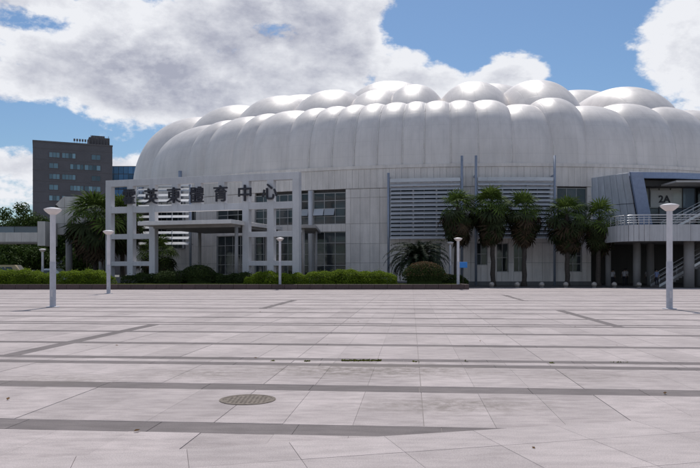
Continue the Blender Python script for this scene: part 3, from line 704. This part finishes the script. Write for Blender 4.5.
# ------------------------------------------------------------------ shrubs
def shrub(name, label, x0, x1, yc, dp, z0, h, matn, nleaf, leaf=.13, round_=False, group=None, red=False, cat="hedge", lump=.18):
    root = empty(name, ((x0 + x1) / 2, yc, z0)); tag(root, label, cat, group)
    W = (x1 - x0) / 2; D_ = dp / 2; P = RNG.normal(0, 1, (nleaf, 3)); P[:, 2] = np.abs(P[:, 2])
    if round_:
        P /= np.linalg.norm(P, axis=1, keepdims=True); r = (1 - RNG.random(nleaf) ** 2.2 * .35)[:, None]
        C = P * r * np.array([W, D_, h * .62]) + np.array([0, 0, h * .38]); low = RNG.random(nleaf) < .3; C[low, 2] *= .55; Nn = P.copy()
    else:
        # box-like mass with lumpy top: sample top, front, back
        u = RNG.uniform(-1, 1, nleaf); v = RNG.uniform(-1, 1, nleaf); side = RNG.random(nleaf)
        hh = h * (1 - .10 * np.abs(u) ** 6 * 3) + lump * (np.sin(u * W * 2.1 + x0) * .5 + np.sin(u * W * 5.3 + v * 2 + x0 * 3) * .35 + np.sin(u * W * .9 + 2) * .5) 
        top_ = side < .45; z = np.where(top_, hh * (1 - .30 * v ** 2) - RNG.random(nleaf) ** 2 * .25, RNG.random(nleaf) * hh * .93)
        y = np.where(top_, v * D_, np.where(side < .85, -D_, D_) * (1.12 + .10 * np.sin(u * W * 3.7 + x0)) * np.sqrt(np.clip(1 - .88 * (z / h) ** 2, .05, 1)) + RNG.normal(0, .06, nleaf))
        C = np.stack([u * W, y, z], 1); Nn = np.where(top_[:, None], np.array([0, -.2, 1.0]), np.array([0, -.7, .8]))
    sp = RNG.random(nleaf) < .05; C[sp] += np.stack([RNG.normal(0, .05, sp.sum()), RNG.normal(-.03, .06, sp.sum()), np.abs(RNG.normal(.06, .10, sp.sum()))], 1)
    V, F = leaves(C, Nn, leaf, .55, .6); np_mesh("foliage", V, F, matn, root)
    # twiggy dark heart
    hm = MB()
    for q in range(max(5, int(W * 5))):
        bx = random.uniform(-W * .85, W * .85); by = random.uniform(-D_ * .5, D_ * .5)
        for k2 in range(4): hm.tube([(bx, by, 0), (bx + random.uniform(-.2, .2), by + random.uniform(-.2, .2), h * .85)], [.03, .012], 5)
    tag(hm.build("stems", "bark", root), kind="stuff")
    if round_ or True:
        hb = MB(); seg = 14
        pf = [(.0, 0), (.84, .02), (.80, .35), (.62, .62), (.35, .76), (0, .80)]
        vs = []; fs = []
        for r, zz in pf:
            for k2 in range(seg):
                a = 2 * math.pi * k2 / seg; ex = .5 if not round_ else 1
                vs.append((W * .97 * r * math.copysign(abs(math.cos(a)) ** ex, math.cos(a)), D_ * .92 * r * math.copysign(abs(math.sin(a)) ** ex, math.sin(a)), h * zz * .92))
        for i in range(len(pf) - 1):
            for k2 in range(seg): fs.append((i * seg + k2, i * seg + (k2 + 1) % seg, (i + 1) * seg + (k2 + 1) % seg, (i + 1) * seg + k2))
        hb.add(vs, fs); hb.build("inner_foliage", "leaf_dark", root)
    if red:
        n2 = nleaf // 4; a = RNG.uniform(-1, 1, n2); n2 = n2 // 2; a = RNG.normal(0, .38, n2); b_ = RNG.normal(-.25, .38, n2); C = np.stack([a * W, b_ * D_, h * (.38 + .62 * np.sqrt(np.clip(1 - a * a - b_ * b_, .02, 1))) + RNG.uniform(-.08, .10, n2)], 1)
        V, F = leaves(C, np.tile([0, -.5, .6], (n2, 1)), leaf * .9, .45, .7); np_mesh("young_shoots", V, F, "leaf_red", root)
    return root
shrub("hedge", "bright green low hedge at the open end beneath the footbridge", -32.5, -25.2, 60.2, 2.4, .30, 1.25, "leaf_bright", 16000)
shrub("hedge", "bright green hedge in front of the pale annex and its palm", -25.1, -20.6, 60.4, 2.2, .30, 1.2, "leaf_bright", 10000)
shrub("hedge", "dark clipped hedge along the foot of the letter frame", -20.4, -7.9, 63.2, 1.8, .30, 1.05, "leaf_dark", 18000)
shrub("round_shrub", "small round dark shrub below the left part of letter frame", -17.2, -14.6, 61.4, 2.2, .30, 1.25, "leaf_dark", 4500, round_=True, cat="shrub")
shrub("round_shrub", "larger round dark shrub before the entrance under the canopy", -15.2, -11.9, 62.6, 2.6, .30, 1.75, "leaf_dark", 7000, round_=True, cat="shrub")
shrub("hedge", "low sunlit green hedge around the lamp post before the letter frame", -9.0, -3.6, 60.4, 2.0, .30, 1.0, "leaf_bright", 9000, lump=.22)
shrub("hedge", "bright green sprawling hedge under the tall grid windows", -4.0, 4.0, 60.6, 2.4, .30, 1.22, "leaf_bright", 17000, lump=.14)
shrub("round_shrub", "dome-shaped dark shrub with reddish shoots beneath the feathery palm", 4.5, 8.3, 60.2, 2.8, .30, 1.95, "leaf_dark", 9000, round_=True, red=True, cat="shrub")
shrub("hedge", "short dark hedge behind the pair of lamp posts", 7.6, 10.4, 62.2, 1.3, .25, .8, "leaf_dark", 4000)

# ------------------------------------------------------------------ palms
def fan_leaf(R_, n=13, sp=210, dd=5.6):
    """fan in XY plane opening along +X, drooping tips"""
    vs = []; fs = []
    for i in range(n):
        a = R(-sp / 2 + sp * i / (n - 1)) + random.uniform(-.05, .05); d = R(dd)
        b0 = (.0, 0, 0); r1 = R_ * .62; r2 = R_ * random.uniform(.85, 1.12)
        p1 = (r1 * math.cos(a - d), r1 * math.sin(a - d), .02); p2 = (r1 * math.cos(a + d), r1 * math.sin(a + d), .02); p3 = (r2 * math.cos(a), r2 * math.sin(a), -.22 * R_)
        k = len(vs); vs += [b0, p1, p3, p2]; fs.append((k, k + 1, k + 2, k + 3))
    return vs, fs
def fan_palm(x, y, z0, htop, label, group, spread=1.0, seed=0, skirt=1.0, lean=0.0, fans=30):
    random.seed(seed); root = empty("fan_palm", (x, y, z0), random.uniform(0, 6)); tag(root, label, "palm", group)
    hc = htop - 1.75      # crown centre
    tr = MB(); pts = []; rad = []
    for i in range(14):
        f = i / 13; pts.append((lean * f * f + .03 * math.sin(i * 2.1), .03 * math.cos(i * 1.7), f * hc)); rad.append((.24 - .06 * f) * (1 + .05 * math.sin(i * 4.3)) + (.12 if i == 0 else 0))
    tr.tube(pts, rad, 12); tr.build("trunk", "bark", root)
    liv = MB(); ded = MB(); old = MB()
    def put(mb, az, el, plen, R_, droop, z, sp=210, n=13):
        vs, fs = fan_leaf(R_, n, sp); base = Vector((lean, 0, z)); rot = Matrix.Rotation(az, 4, "Z") @ Matrix.Rotation(-el, 4, "Y")
        tip = rot @ Vector((plen, 0, 0)); mb.tube([base, base + tip], [.03, .018], 4, cap=False)
        m2 = Matrix.Translation(base + tip) @ Matrix.Rotation(az, 4, "Z") @ Matrix.Rotation(-(el - droop), 4, "Y") @ Matrix.Rotation(random.uniform(-.5, .5), 4, "X")
        mb.add([m2 @ Vector(v) for v in vs], fs)
    for i in range(fans):
        f = i / (fans - 1); el = R(84 - 100 * f + random.uniform(-9, 9)); put(liv, i * 2.4 + random.uniform(-.35, .35), el, (.70 + .55 * f) * spread * random.uniform(.75, 1.2), 1.0 * spread * random.uniform(.75, 1.15), R(5 + 40 * f), hc + .15 - .5 * f)
    n = int(92 * skirt)
    for i in range(n):
        f = i / n; el = R(-12 - 42 * min(1, f * 1.3) + random.uniform(-16, 16)); put(ded if random.random() < .12 + .6 * f else old, i * 2.4 + random.uniform(-.3, .3), el, (1.25 - .45 * f) * spread * random.uniform(.6, 1.15), 1.15 * spread * random.uniform(.6, 1.2), R(random.uniform(20, 50)), hc - .25 - 1.9 * f * skirt, random.choice((90, 130, 170)), 10)
    liv.build("crown", "leaf_palm", root); old.build("lower_fronds", "leaf_old", root); ded.build("dead_skirt", "leaf_dead" if skirt > .8 else "leaf_palm", root)
    return root
G = "fan palms along the hall front"
fan_palm(10.15, 67.0, 0, 9.4, "fan palm in front of the first louvre screen, over the lamp pair", G, 1.12, 1, 1.0, .25, 28)
fan_palm(13.75, 67.3, 0, 9.6, "fan palm with brown skirt before the second louvre screen, nearer the lamp pair", G, 1.16, 2, 1.1, -.2, 34)
fan_palm(16.75, 67.3, 0, 9.2, "fan palm with orange-brown skirt before the second louvre screen, nearer the terrace", G, 1.06, 3, .95, .15, 24)
fan_palm(20.8, 67.0, 0, 8.75, "fan palm beside the second louvre screen's end mast", G, 1.18, 4, 1.05, .3, 30)
fan_palm(23.75, 67.0, 0, 8.35, "fan palm beside the blue-grey entrance bay", G, 1.1, 5, .85, -.25, 26)
G2 = "fan palms behind the letter frame's end"
fan_palm(-26.4, 72.5, 0, 9.0, "bushy fan palm before the pale annex, left of the letter frame", G2, 1.75, 6)
fan_palm(-24.4, 75.0, 0, 9.4, "fan palm seen through the end bay of the letter frame", G2, 1.5, 7)
fan_palm(-20.4, 74.0, 0, 5.2, "shorter fan palm seen through the second bay of letter frame", G2, 1.2, 8)
# feather palm
random.seed(20)
fp = empty("feather_palm", (6.25, 64.4, .1)); tag(fp, "wide arching dark feather palm behind the dome-shaped shrub", "palm")
tk = MB(); tk.tube([(0, 0, 0), (0, 0, 1.0), (0, 0, 2.2)], [.32, .36, .26], 14); tk.build("trunk", "bark", fp)
cr = MB()
for i in range(96):
    az = i * 2.399 + random.uniform(-.15, .15); f = i / 95; el = R(84 - 66 * f); L = random.uniform(3.3, 4.1); K = 12; pts = []; p = Vector((0, 0, 2.1)); e = el
    for k in range(K + 1):
        pts.append(p.copy()); d = Vector((math.cos(az) * math.cos(e), math.sin(az) * math.cos(e), math.sin(e))); p = p + d * (L / K); e -= R(6.0 + 7.5 * k / K + 3 * f)
    cr.tube(pts, [.03 * (1 - k / (K + 1)) + .006 for k in range(K + 1)], 4, cap=False)
    for k in range(2, K * 4):
        q = k / (K * 4) * K; i0 = min(int(q), K - 1); c = pts[i0].lerp(pts[i0 + 1], q - i0); d = (pts[i0 + 1] - pts[i0]).normalized(); sd = d.cross(Vector((0, 0, 1))).normalized()
        ll = .48 * math.sin(math.pi * min(1, (k / (K * 4)) * .9 + .12)) + .05
        for s_ in (-1, 1):
            tip = c + sd * s_ * ll * .8 + d * ll * .55 + Vector((0, 0, random.uniform(-.16, .06)))
            wv = d * .042; cr.add([c - wv, c + wv, tip], [(0, 1, 2)])
cr.build("crown", "leaf_feather", fp)

# ------------------------------------------------------------------ lamps, bollards, plaza bits
def lamp(x, y, z, H, label, scale=1.0, group="lamp posts on the plaza"):
    root = empty("lamp_post", (x, y, z)); tag(root, label, "lamp post", group)
    r = .125 * scale; m = MB(); m.lathe([(r * 1.02, .0), (r * 1.02, 1.95)], 24); m.build("lower_sleeve", "lamp_lower", root)
    m = MB(); m.lathe([(r * .94, 1.95), (r * .94, H - .26)], 24); m.build("pole", "lamp_white", root)
    m = MB(); m.box(-.045, .045, -r * 1.02 - .006, -r * .9, .45, .75); m.build("access_door", "lamp_white", root)
    m = MB(); m.lathe([(r * 1.02, 0), (r * 2.2, 0.0), (r * 2.2, .025), (r * 1.02, .03)], 24); m.build("base_plate", "lamp_lower", root)
    W = .37 * scale; m = MB(); m.lathe([(r * .9, H - .285), (r * 1.25, H - .27), (W * .62, H - .215), (W * .88, H - .135), (W, H - .06), (W * 1.0, H - .045)], 32); m.build("bowl", "lamp_bowl", root)
    m = MB(); m.lathe([(W, H - .045), (W * .9, H - .03), (W * .6, H + .005), (W * .3, H + .025), (0, H + .03)], 32); m.build("lid", "lamp_white", root)
    return root
lamp(-12.82, 30.2, 0, 4.27, "tall white lamp post with shallow bowl head before the footbridge hedge"); lamp(-16.35, 47.4, 0, 4.27, "white lamp post standing on the paving before the letter frame's end upright")
lamp(13.1, 28.7, 0, 4.3, "tall white lamp post with bowl head in front of the terrace"); lamp(-5.85, 58.5, .34, 3.95, "white lamp post rising from the hedge before the letter frame", .9)
lamp(9.05, 58.6, .34, 3.95, "taller white lamp post of the pair beside the dome-shaped shrub", .98); lamp(9.45, 66.0, .1, 4.15, "shorter-looking lamp post of the pair, standing behind at the wall", .9)
lamp(-29.2, 66.5, 0, 3.6, "distant white lamp post under the footbridge end", .9)
sb = empty("blue_box_sign", (9.72, 60.2, .34)); tag(sb, "small bright blue box sign on a thin post beside the lamp pair", "sign")
m = MB(); m.box(-.36, .36, -.06, .06, 1.45, 1.95, c=.02); m.build("box", "blue_plastic", sb); m = MB(); m.tube([(0, 0, 0), (0, 0, 1.45)], .03, 8); m.build("post", "dark_metal", sb)
ball = MB()
ball.lathe([(.24 * math.sin(a), .05 + .24 - .24 * math.cos(a)) for a in np.linspace(0.001, math.pi - .001, 18)], 28); bme = ball.mesh("ball", "steel_ball")
bb = MB(); bb.lathe([(0, 0), (.17, 0), (.17, .05), (.12, .075), (0, .075)], 24); bbm = bb.mesh("base_ring", "step_stone")
for i, x in enumerate((12.75, 15.05, 17.25, 19.4, 21.95, 23.75, 25.95)):
    o = empty("ball_bollard", (x, 63.0 - .02 * i, .002)); tag(o, "round stone-grey ball bollard on the plaza's far edge", "bollard", "ball bollards in a row")
    link("ball", bme, o); link("base_ring", bbm, o)
mh = empty("manhole_cover", (-1.26, 8.62, .0)); tag(mh, "round dark iron manhole cover set in the plaza paving", "manhole cover")
m = MB(); m.lathe([(.30, -.01), (.345, -.01), (.345, .008), (.335, .010), (.31, .010), (.30, .006)], 40, smooth=False); m.build("rim", "manhole_iron", mh)
m = MB(); m.lathe([(0, .005), (.298, .005)], 40, smooth=False)
for i in range(-5, 6):
    for j in range(-5, 6):
        if math.hypot(i, j) * .053 < .27: m.box(i * .053 - .012, i * .053 + .012, j * .053 - .012, j * .053 + .012, .004, .0075)
m.build("cover", "manhole_iron", mh)
# moss and fallen leaves in the joints
Cs = []
for x0, x1, y, n in ((-.15, .55, 12.32, 330), (-.8, -.7, 12.25, 22), (-1.4, -1.33, 12.3, 14), (1.1, 1.2, 12.2, 14), (2.0, 2.08, 12.2, 8), (4.5, 4.8, 12.1, 18), (.57, .61, 6.66, 16), (.9, .95, 6.74, 14), (3.4, 3.5, 12.0, 6)):
    Cs.append(np.stack([RNG.uniform(x0, x1, n) * 1.0, y + RNG.normal(0, .035, n), .003 + np.abs(RNG.normal(0, .006, n))], 1))
Cs = np.concatenate(Cs); V, F = leaves(Cs, np.tile([0, 0, 1.0], (len(Cs), 1)), .045, .6, .5)
tag(np_mesh("moss", V, F, "moss"), "small green moss tufts growing in a wide paving joint", "moss", kind="stuff")
Cs = np.array([(-5.95, 14.1, .012), (-5.5, 14.6, .02), (-4.9, 14.7, .02), (2.9, 15.6, .02), (5.6, 14.7, .02), (.25, 21.5, .02), (-2.6, 26, .02), (1.6, 6.1, .052), (-1.7, 12.6, .02), (4.05, 9.0, .02), (-.95, 17.3, .02), (8.9, 15.1, .02), (-3.4, 26.5, .02), (-2.1, 6.9, .02), (3.2, 24, .02), (-4.2, 8.6, .02), (6.3, 19.6, .02)])
V, F = leaves(Cs, np.tile([0, -.2, 1.0], (len(Cs), 1)), .06, .6, .15); tag(np_mesh("fallen_leaves", V, F, "dry_leaf"), "scattered dry fallen leaves lying on the plaza paving", "leaves", kind="stuff")

# ------------------------------------------------------------------ left: annex, footbridge, cars, trees, towers
an = empty("annex", (-29, 78, 0)); AO = Vector((29, -78, 0)); tag(an, "pale panelled annex block raised on columns behind the fan palms", "annex")
m = MB(); m.add([Vector(v) + AO for v in [(-31.7, 75.2, 5.4), (-31.7, 75.2, 8.5), (-30.7, 75.4, 9.45), (-24.5, 76.6, 9.45), (-24.5, 76.6, 5.4), (-31.7, 95, 5.4), (-31.7, 95, 8.5), (-30.7, 95, 9.45), (-24.5, 95, 9.45), (-24.5, 95, 5.4)]], [(0, 4, 3, 2, 1), (5, 6, 7, 8, 9), (0, 1, 6, 5), (1, 2, 7, 6), (2, 3, 8, 7), (3, 4, 9, 8), (4, 0, 5, 9)]); m.build("core", "dark_soffit", an)
dx, dy = 7.2, 1.4; L = math.hypot(dx, dy); rz = math.atan2(dy, dx)
for i in range(7):
    a = i * 1.1
    for (z0, z1) in ((5.4, 6.55), (6.58, 8.3), (8.33, 9.5)):
        wd = 1.08; m = MB(); zt = z1
        if i == 0 and z1 > 9: m.add([(0.55, 0, z0), (wd, 0, z0), (wd, 0, z1), (1.0, 0, z1), (0.2, 0, z0 + .3), (.55, .1, z0), (wd, .1, z0), (wd, .1, z1), (1.0, .1, z1), (.2, .1, z0 + .3)], [(0, 1, 2, 3, 4), (9, 8, 7, 6, 5), (0, 5, 6, 1), (1, 6, 7, 2), (2, 7, 8, 3), (3, 8, 9, 4), (4, 9, 5, 0)])
        else: m.box(0, wd, 0, .1, z0, zt)
        m.build("wall_panel", "annex_panel", an, Vector((-31.75 + a * dx / L, 75.0 + a * dy / L, 0)) + AO, rz)
for x, y in ((-30.5, 76.0), (-25.5, 78.5), (-30.5, 86)):
    m = MB(); m.tube([(x + AO.x, y + AO.y, -.3), (x + AO.x, y + AO.y, 5.42)], .35, 18); m.build("column", "column_paint", an)
br = empty("footbridge", (-45, 72, 0)); tag(br, "long raised footbridge with pale fascia and dark glass parapet", "footbridge")
m = MB(); m.box(-30, 13.6, 0, 3.0, 4.35, 5.3); m.build("deck", "column_paint", br)
for i in range(26):
    m = MB(); m.box(-30 + i * 1.65 + .01, -30 + (i + 1) * 1.65 - .01, -.12, 0, 4.5, 5.45); m.build("fascia_panel", "annex_panel", br)
for i in range(18):
    m = MB(); m.box(-30 + i * 2.38 + .03, -30 + (i + 1) * 2.38 - .03, .02, .05, 5.46, 6.05); m.build("parapet_pane", "rail_glass", br)
m = MB(); m.box(-30, 12.9, -.02, .09, 6.05, 6.11); m.build("handrail", "dark_metal", br)
m = MB(); m.box(12.92, 13.7, -.14, 2.9, 4.1, 6.6); m.build("end_wall", "annex_panel", br)
for x in (-24, -10.2, 2.0):
    m = MB(); m.tube([(x, 1.5, -.3), (x, 1.5, 4.35)], .4, 18); m.build("column", "column_paint", br)
def car(label, x, y, rz, L, Wd, H, paint, van):
    c = empty("parked_car", (x, y, 0), rz); tag(c, label, "car", "cars parked beneath the footbridge")
    h = H; b = L / 2; pr = [(-b, .35), (-b, .85), (-b + .15, h * .55), (-b + (.35 if van else .9), h * .97), (-b + 1.2, h), (b - (1.7 if van else 1.9), h), (b - 1.0, h * .62), (b - .1, h * .5), (b, .7), (b, .35)]
    m = MB(); n = len(pr); lay = []
    for wy, ins in ((-Wd / 2, 1), (Wd / 2, 1)): lay.append([(px, wy * (.86 if pz > h * .6 else 1), pz) for px, pz in pr])
    vs = lay[0] + lay[1]; m.add(vs, [tuple(range(n - 1, -1, -1)), tuple(range(n, 2 * n))] + [(i, (i + 1) % n, n + (i + 1) % n, n + i) for i in range(n)]); m.build("body", paint, c)
    for sy in (-1, 1):
        for x0, x1 in ((-b + .6, -b + 1.7), (-b + 1.85, b - 2.0)):
            m = MB(); yy = sy * Wd / 2 * .93; m.add([(x0, yy * 1.03, h * .6), (x1 + .3, yy * 1.03, h * .6), (x1, yy * .97, h * .9), (x0, yy * .97, h * .9)], [(0, 1, 2, 3)]); m.build("side_window", "window_glass", c)
        for wx in (-b + .8, b - .8):
            m = MB(); m.tube([(wx, sy * Wd / 2 - sy * .1, .33), (wx, sy * Wd / 2 + sy * .06, .33)], .33, 18); m.build("wheel", "tyre", c)
    return c
car("beige van parked beneath the footbridge, behind the hedge", -33.5, 69.5, R(4), 4.4, 1.8, 2.1, "car_beige", True); car("silver-blue car parked beneath the footbridge beside the beige van", -29.9, 71.5, R(-3), 4.0, 1.75, 1.75, "car_silver", False)
def tree(x, y, H, rx, rz_, label, n=9000, group="trees behind the footbridge", leaf=.34, th=None):
    root = empty("broadleaf_tree", (x, y, -.3)); tag(root, label, "tree", group); th = th or H * .35
    m = MB(); m.tube([(0, 0, 0), (.1, 0, th * .6), (.05, .1, th), (.1, .1, H * .7)], [.35, .26, .2, .06], 10)
    cl_ = []
    for i in range(9):
        a = i * 2.4; e = Vector((math.cos(a) * rx * .65, math.sin(a) * rx * .65, H - rz_ + random.uniform(-.45, .5) * rz_)); m.tube([(0.05, .1, th * .85), e * .5 + Vector((0, 0, th * .45)), e], [.13, .08, .03], 6); cl_.append(e)
    m.build("trunk", "bark", root)
    cs_ = [np.array(e) for e in cl_] + [np.array([random.uniform(-.7, .7) * rx, random.uniform(-.7, .7) * rx, H - rz_ + random.uniform(-.7, .8) * rz_]) for _ in range(16)]
    C = []; Nn = []
    for c in cs_:
        k = n // len(cs_); d = RNG.normal(0, 1, (k, 3)); d /= np.linalg.norm(d, axis=1, keepdims=True); rr_ = rx * random.uniform(.28, .42); C.append(c + d * (1 - RNG.random((k, 1)) ** 2 * .6) * rr_ * np.array([1, 1, .8])); Nn.append(d + np.array([0, 0, .3]))
    V, F = leaves(np.concatenate(C), np.concatenate(Nn), leaf, .55, .5); np_mesh("crown", V, F, "leaf_tree", root)
for i, (x, y, H, rx, rz_, lb) in enumerate(((-52, 104, 10.6, 4.2, 4.2, "broad dark tree at the far end of the row behind the footbridge"), (-46.5, 100, 11.4, 4.0, 4.6, "tallest dark tree behind the footbridge"), (-42.4, 98, 10.2, 3.4, 4.2, "dark leafy tree behind the footbridge next to the office tower"), (-38.5, 99, 9.0, 3.0, 3.8, "smaller dark tree between footbridge and annex"),
        (-47, 88, 5.5, 3.6, 2.4, "low spreading tree in the shade behind the parked cars"), (-40, 86, 5.2, 3.4, 2.3, "low bushy tree beneath the footbridge beside the annex"), (-34.5, 92, 5.0, 3.2, 2.2, "low dark tree seen under the annex"), (-58, 98, 9.8, 4.4, 4.2, "broad tree beyond the end of the cars"), (-27.5, 100, 5.0, 3.6, 2.3, "low dark tree at the back under the annex"))):
    tree(x, y, H, rx, rz_, lb, 8000)
# office tower
ot = empty("office_tower", (-95.0, 244, 0), R(24)); tag(ot, "dark brown office tower with rows of pale windows behind the annex", "office tower")
TW, TH = 25.0, 45.4
m = MB(); m.box(-14.2, 11.6, 0, 22, -.3, TH); m.build("wall", "tower_wall", ot)
m = MB(); m.box(-14.3, 11.7, -.15, 22.2, TH, TH + .5); m.build("parapet", "tower_trim", ot)
m = MB(); m.box(4.0, 11.0, 4, 14, TH + .5, TH + 3.6); m.box(5, 9.5, 6, 12, TH + 3.6, TH + 4.6); m.build("roof_plant", "tower_trim", ot)
for q in range(7):
    m = MB(); m.tube([(4.6 + q, 3.5, TH + .5), (4.6 + q, 3.5, TH + 4.2 - .4 * (q % 3))], .09, 5); m.build("railing_post", "dark_metal", ot)
for q in range(6):
    m = MB(); m.box(-1.2 + q * .9, -.6 + q * .9, 2, 2.12, TH + 1.4, TH + 2.3); m.box(-.95 + q * .9, -.85 + q * .9, 2.0, 2.1, TH + .5, TH + 1.4); m.build("roof_sign_plate", "tower_trim", ot)
rows = [(-9.1 , -5.7), (-5.0, -.6), (4.6, 7.6)]; rowsB = [(-9.1, -6.2), (-2.4, 2.0), (2.3, 7.6)]
for j in range(10):
    z = 41.2 - 3.72 * j
    if z < 5: break
    rw = rows if j % 2 == 0 else rowsB
    for a, b in rw:
        fo = MB(); fo.box(a - .12, b + .12, -.12, .0, z - .95, z - .8); n = max(2, int((b - a) / 1.1)); cw = (b - a) / n
        fo.box(a - .12, b + .12, -.12, .0, z + .9, z + 1.0)
        for i in range(n + 1): fo.box(a + i * cw - .06, a + i * cw + .06, -.10, -.001, z - .8, z + .9)
        wn = fo.build("window", "tower_trim", ot)
        pm = MB(); pm.box(-.5, .5, -.04, -.005, -.85, .85); pme = pm.mesh("pane", "tower_glass")
        for i in range(n): link("pane", pme, wn, (a + (i + .5) * cw, 0, z + .05), 0, (cw - .12, 1, 1))
for z in np.arange(6, 45, 1.24):      # thin string courses
    pass
m = MB()
for j in range(11): m.box(-14.26, 11.65, -.05, -.001, 43.2 - 3.72 * j, 43.35 - 3.72 * j)
m.build("string_courses", "tower_trim", ot)
gt = empty("glass_tower", (-98.5, 300, 0)); tag(gt, "blue glass curtain wall block peeking between office tower and dome", "glass tower")
m = MB(); m.box(-11, 18, .2, 20, -.3, 46.2); m.build("wall", "tower_trim", gt)
for i in range(14):
    for j in range(9):
        m = MB(); m.box(-11 + i * 2.07 + .08, -11 + (i + 1) * 2.07 - .08, 0, .15, 46 - (j + 1) * 3.3 + .15, 46 - j * 3.3 - .1); m.build("pane", "curtain_glass", gt)

# ------------------------------------------------------------------ people in the shade under the terrace
def person(x, y, rz, hgt, label, shirt="shirt", seed=0):
    random.seed(seed); k = hgt / 1.7; root = empty("person", (x, y, .03), rz); tag(root, label, "person", "people in the shade under the terrace")
    J = {"pel": (0, 0, .93), "wai": (0, 0, 1.08), "che": (0, .01, 1.27), "shl": (0, 0, 1.40), "nek": (0, 0, 1.47), "hed": (0, -.02, 1.56), "top": (0, -.01, 1.67),
         "lh": (-.09, 0, .9), "lk": (-.10, -.02, .50), "la": (-.11, .02, .09), "lt": (-.12, -.13, .04), "rh": (.09, 0, .9), "rk": (.11, -.01, .50), "ra": (.13, .03, .09), "rt": (.15, -.12, .04),
         "ls": (-.18, 0, 1.38), "le": (-.23, .03, 1.12), "lw": (-.22, -.05, .88), "lf": (-.21, -.09, .76), "rs": (.18, 0, 1.38), "re": (.23, .02, 1.12), "rw": (.22, -.08, .90), "rf": (.20, -.13, .78)}
    Rr = dict(pel=.13, wai=.12, che=.14, shl=.10, nek=.05, hed=.085, top=.06, lh=.09, lk=.06, la=.04, lt=.035, rh=.09, rk=.06, ra=.04, rt=.035, ls=.06, le=.042, lw=.03, lf=.02, rs=.06, re=.042, rw=.03, rf=.02)
    E = [("pel", "wai"), ("wai", "che"), ("che", "shl"), ("shl", "nek"), ("nek", "hed"), ("hed", "top"), ("pel", "lh"), ("lh", "lk"), ("lk", "la"), ("la", "lt"), ("pel", "rh"), ("rh", "rk"), ("rk", "ra"), ("ra", "rt"), ("shl", "ls"), ("ls", "le"), ("le", "lw"), ("lw", "lf"), ("shl", "rs"), ("rs", "re"), ("re", "rw"), ("rw", "rf")]
    ks_ = list(J); me = bpy.data.meshes.new("body"); me.from_pydata([Vector(J[q]) * k for q in ks_], [(ks_.index(a), ks_.index(b)) for a, b in E], [])
    tmp = bpy.data.objects.new("tmp_body", me); COL.objects.link(tmp); md = tmp.modifiers.new("skin", "SKIN")
    for i, q in enumerate(ks_):
        sv = me.skin_vertices[0].data[i]; sv.radius = (Rr[q] * k * (1.15 if q in ("pel", "wai", "che") else 1), Rr[q] * k * (.8 if q in ("pel", "wai", "che", "shl") else 1)); sv.use_root = q == "pel"
    tmp.modifiers.new("sub", "SUBSURF").levels = 1; bpy.context.view_layer.update(); dg = bpy.context.evaluated_depsgraph_get()
    bme_ = bpy.data.meshes.new_from_object(tmp.evaluated_get(dg)); bpy.data.objects.remove(tmp); bme_.name = "body"
    bme_.materials.clear()
    for q in ("skin", shirt, "trousers"): bme_.materials.append(M[q])
    for p_ in bme_.polygons:
        c = p_.center / k; p_.use_smooth = True
        p_.material_index = 2 if c.z < .93 and abs(c.x) < .175 + .1 * (c.z < .6) else (1 if .9 < c.z < 1.44 and (abs(c.x) < .2 or c.z > 1.15) else 0)
        if c.z < .1: p_.material_index = 2
    link("body", bme_, root)
    hm = MB(); hm.lathe([(.098 * math.sin(a) * k, (1.585 + .115 * math.cos(a)) * k) for a in np.linspace(0.01, 1.75, 8)], 16, c=(0, .012, 0)); hm.build("hair", "hair", root)
L1_ = "person in pale shirt standing in the shade between the terrace columns"
for i, (x, y) in enumerate(((26.6, 71.0), (27.1, 72.0), (27.9, 71.2), (28.5, 72.2), (29.1, 71.3), (30.6, 72.0), (31.2, 71.4))): person(x, y, R(40 * math.sin(i * 2.3)), 1.62 + .04 * (i % 4), L1_, "shirt", i)
person(28.75, 65.6, R(-60), 1.66, "person in blue shirt at the foot of the stair under the terrace", "blue_shirt", 9)
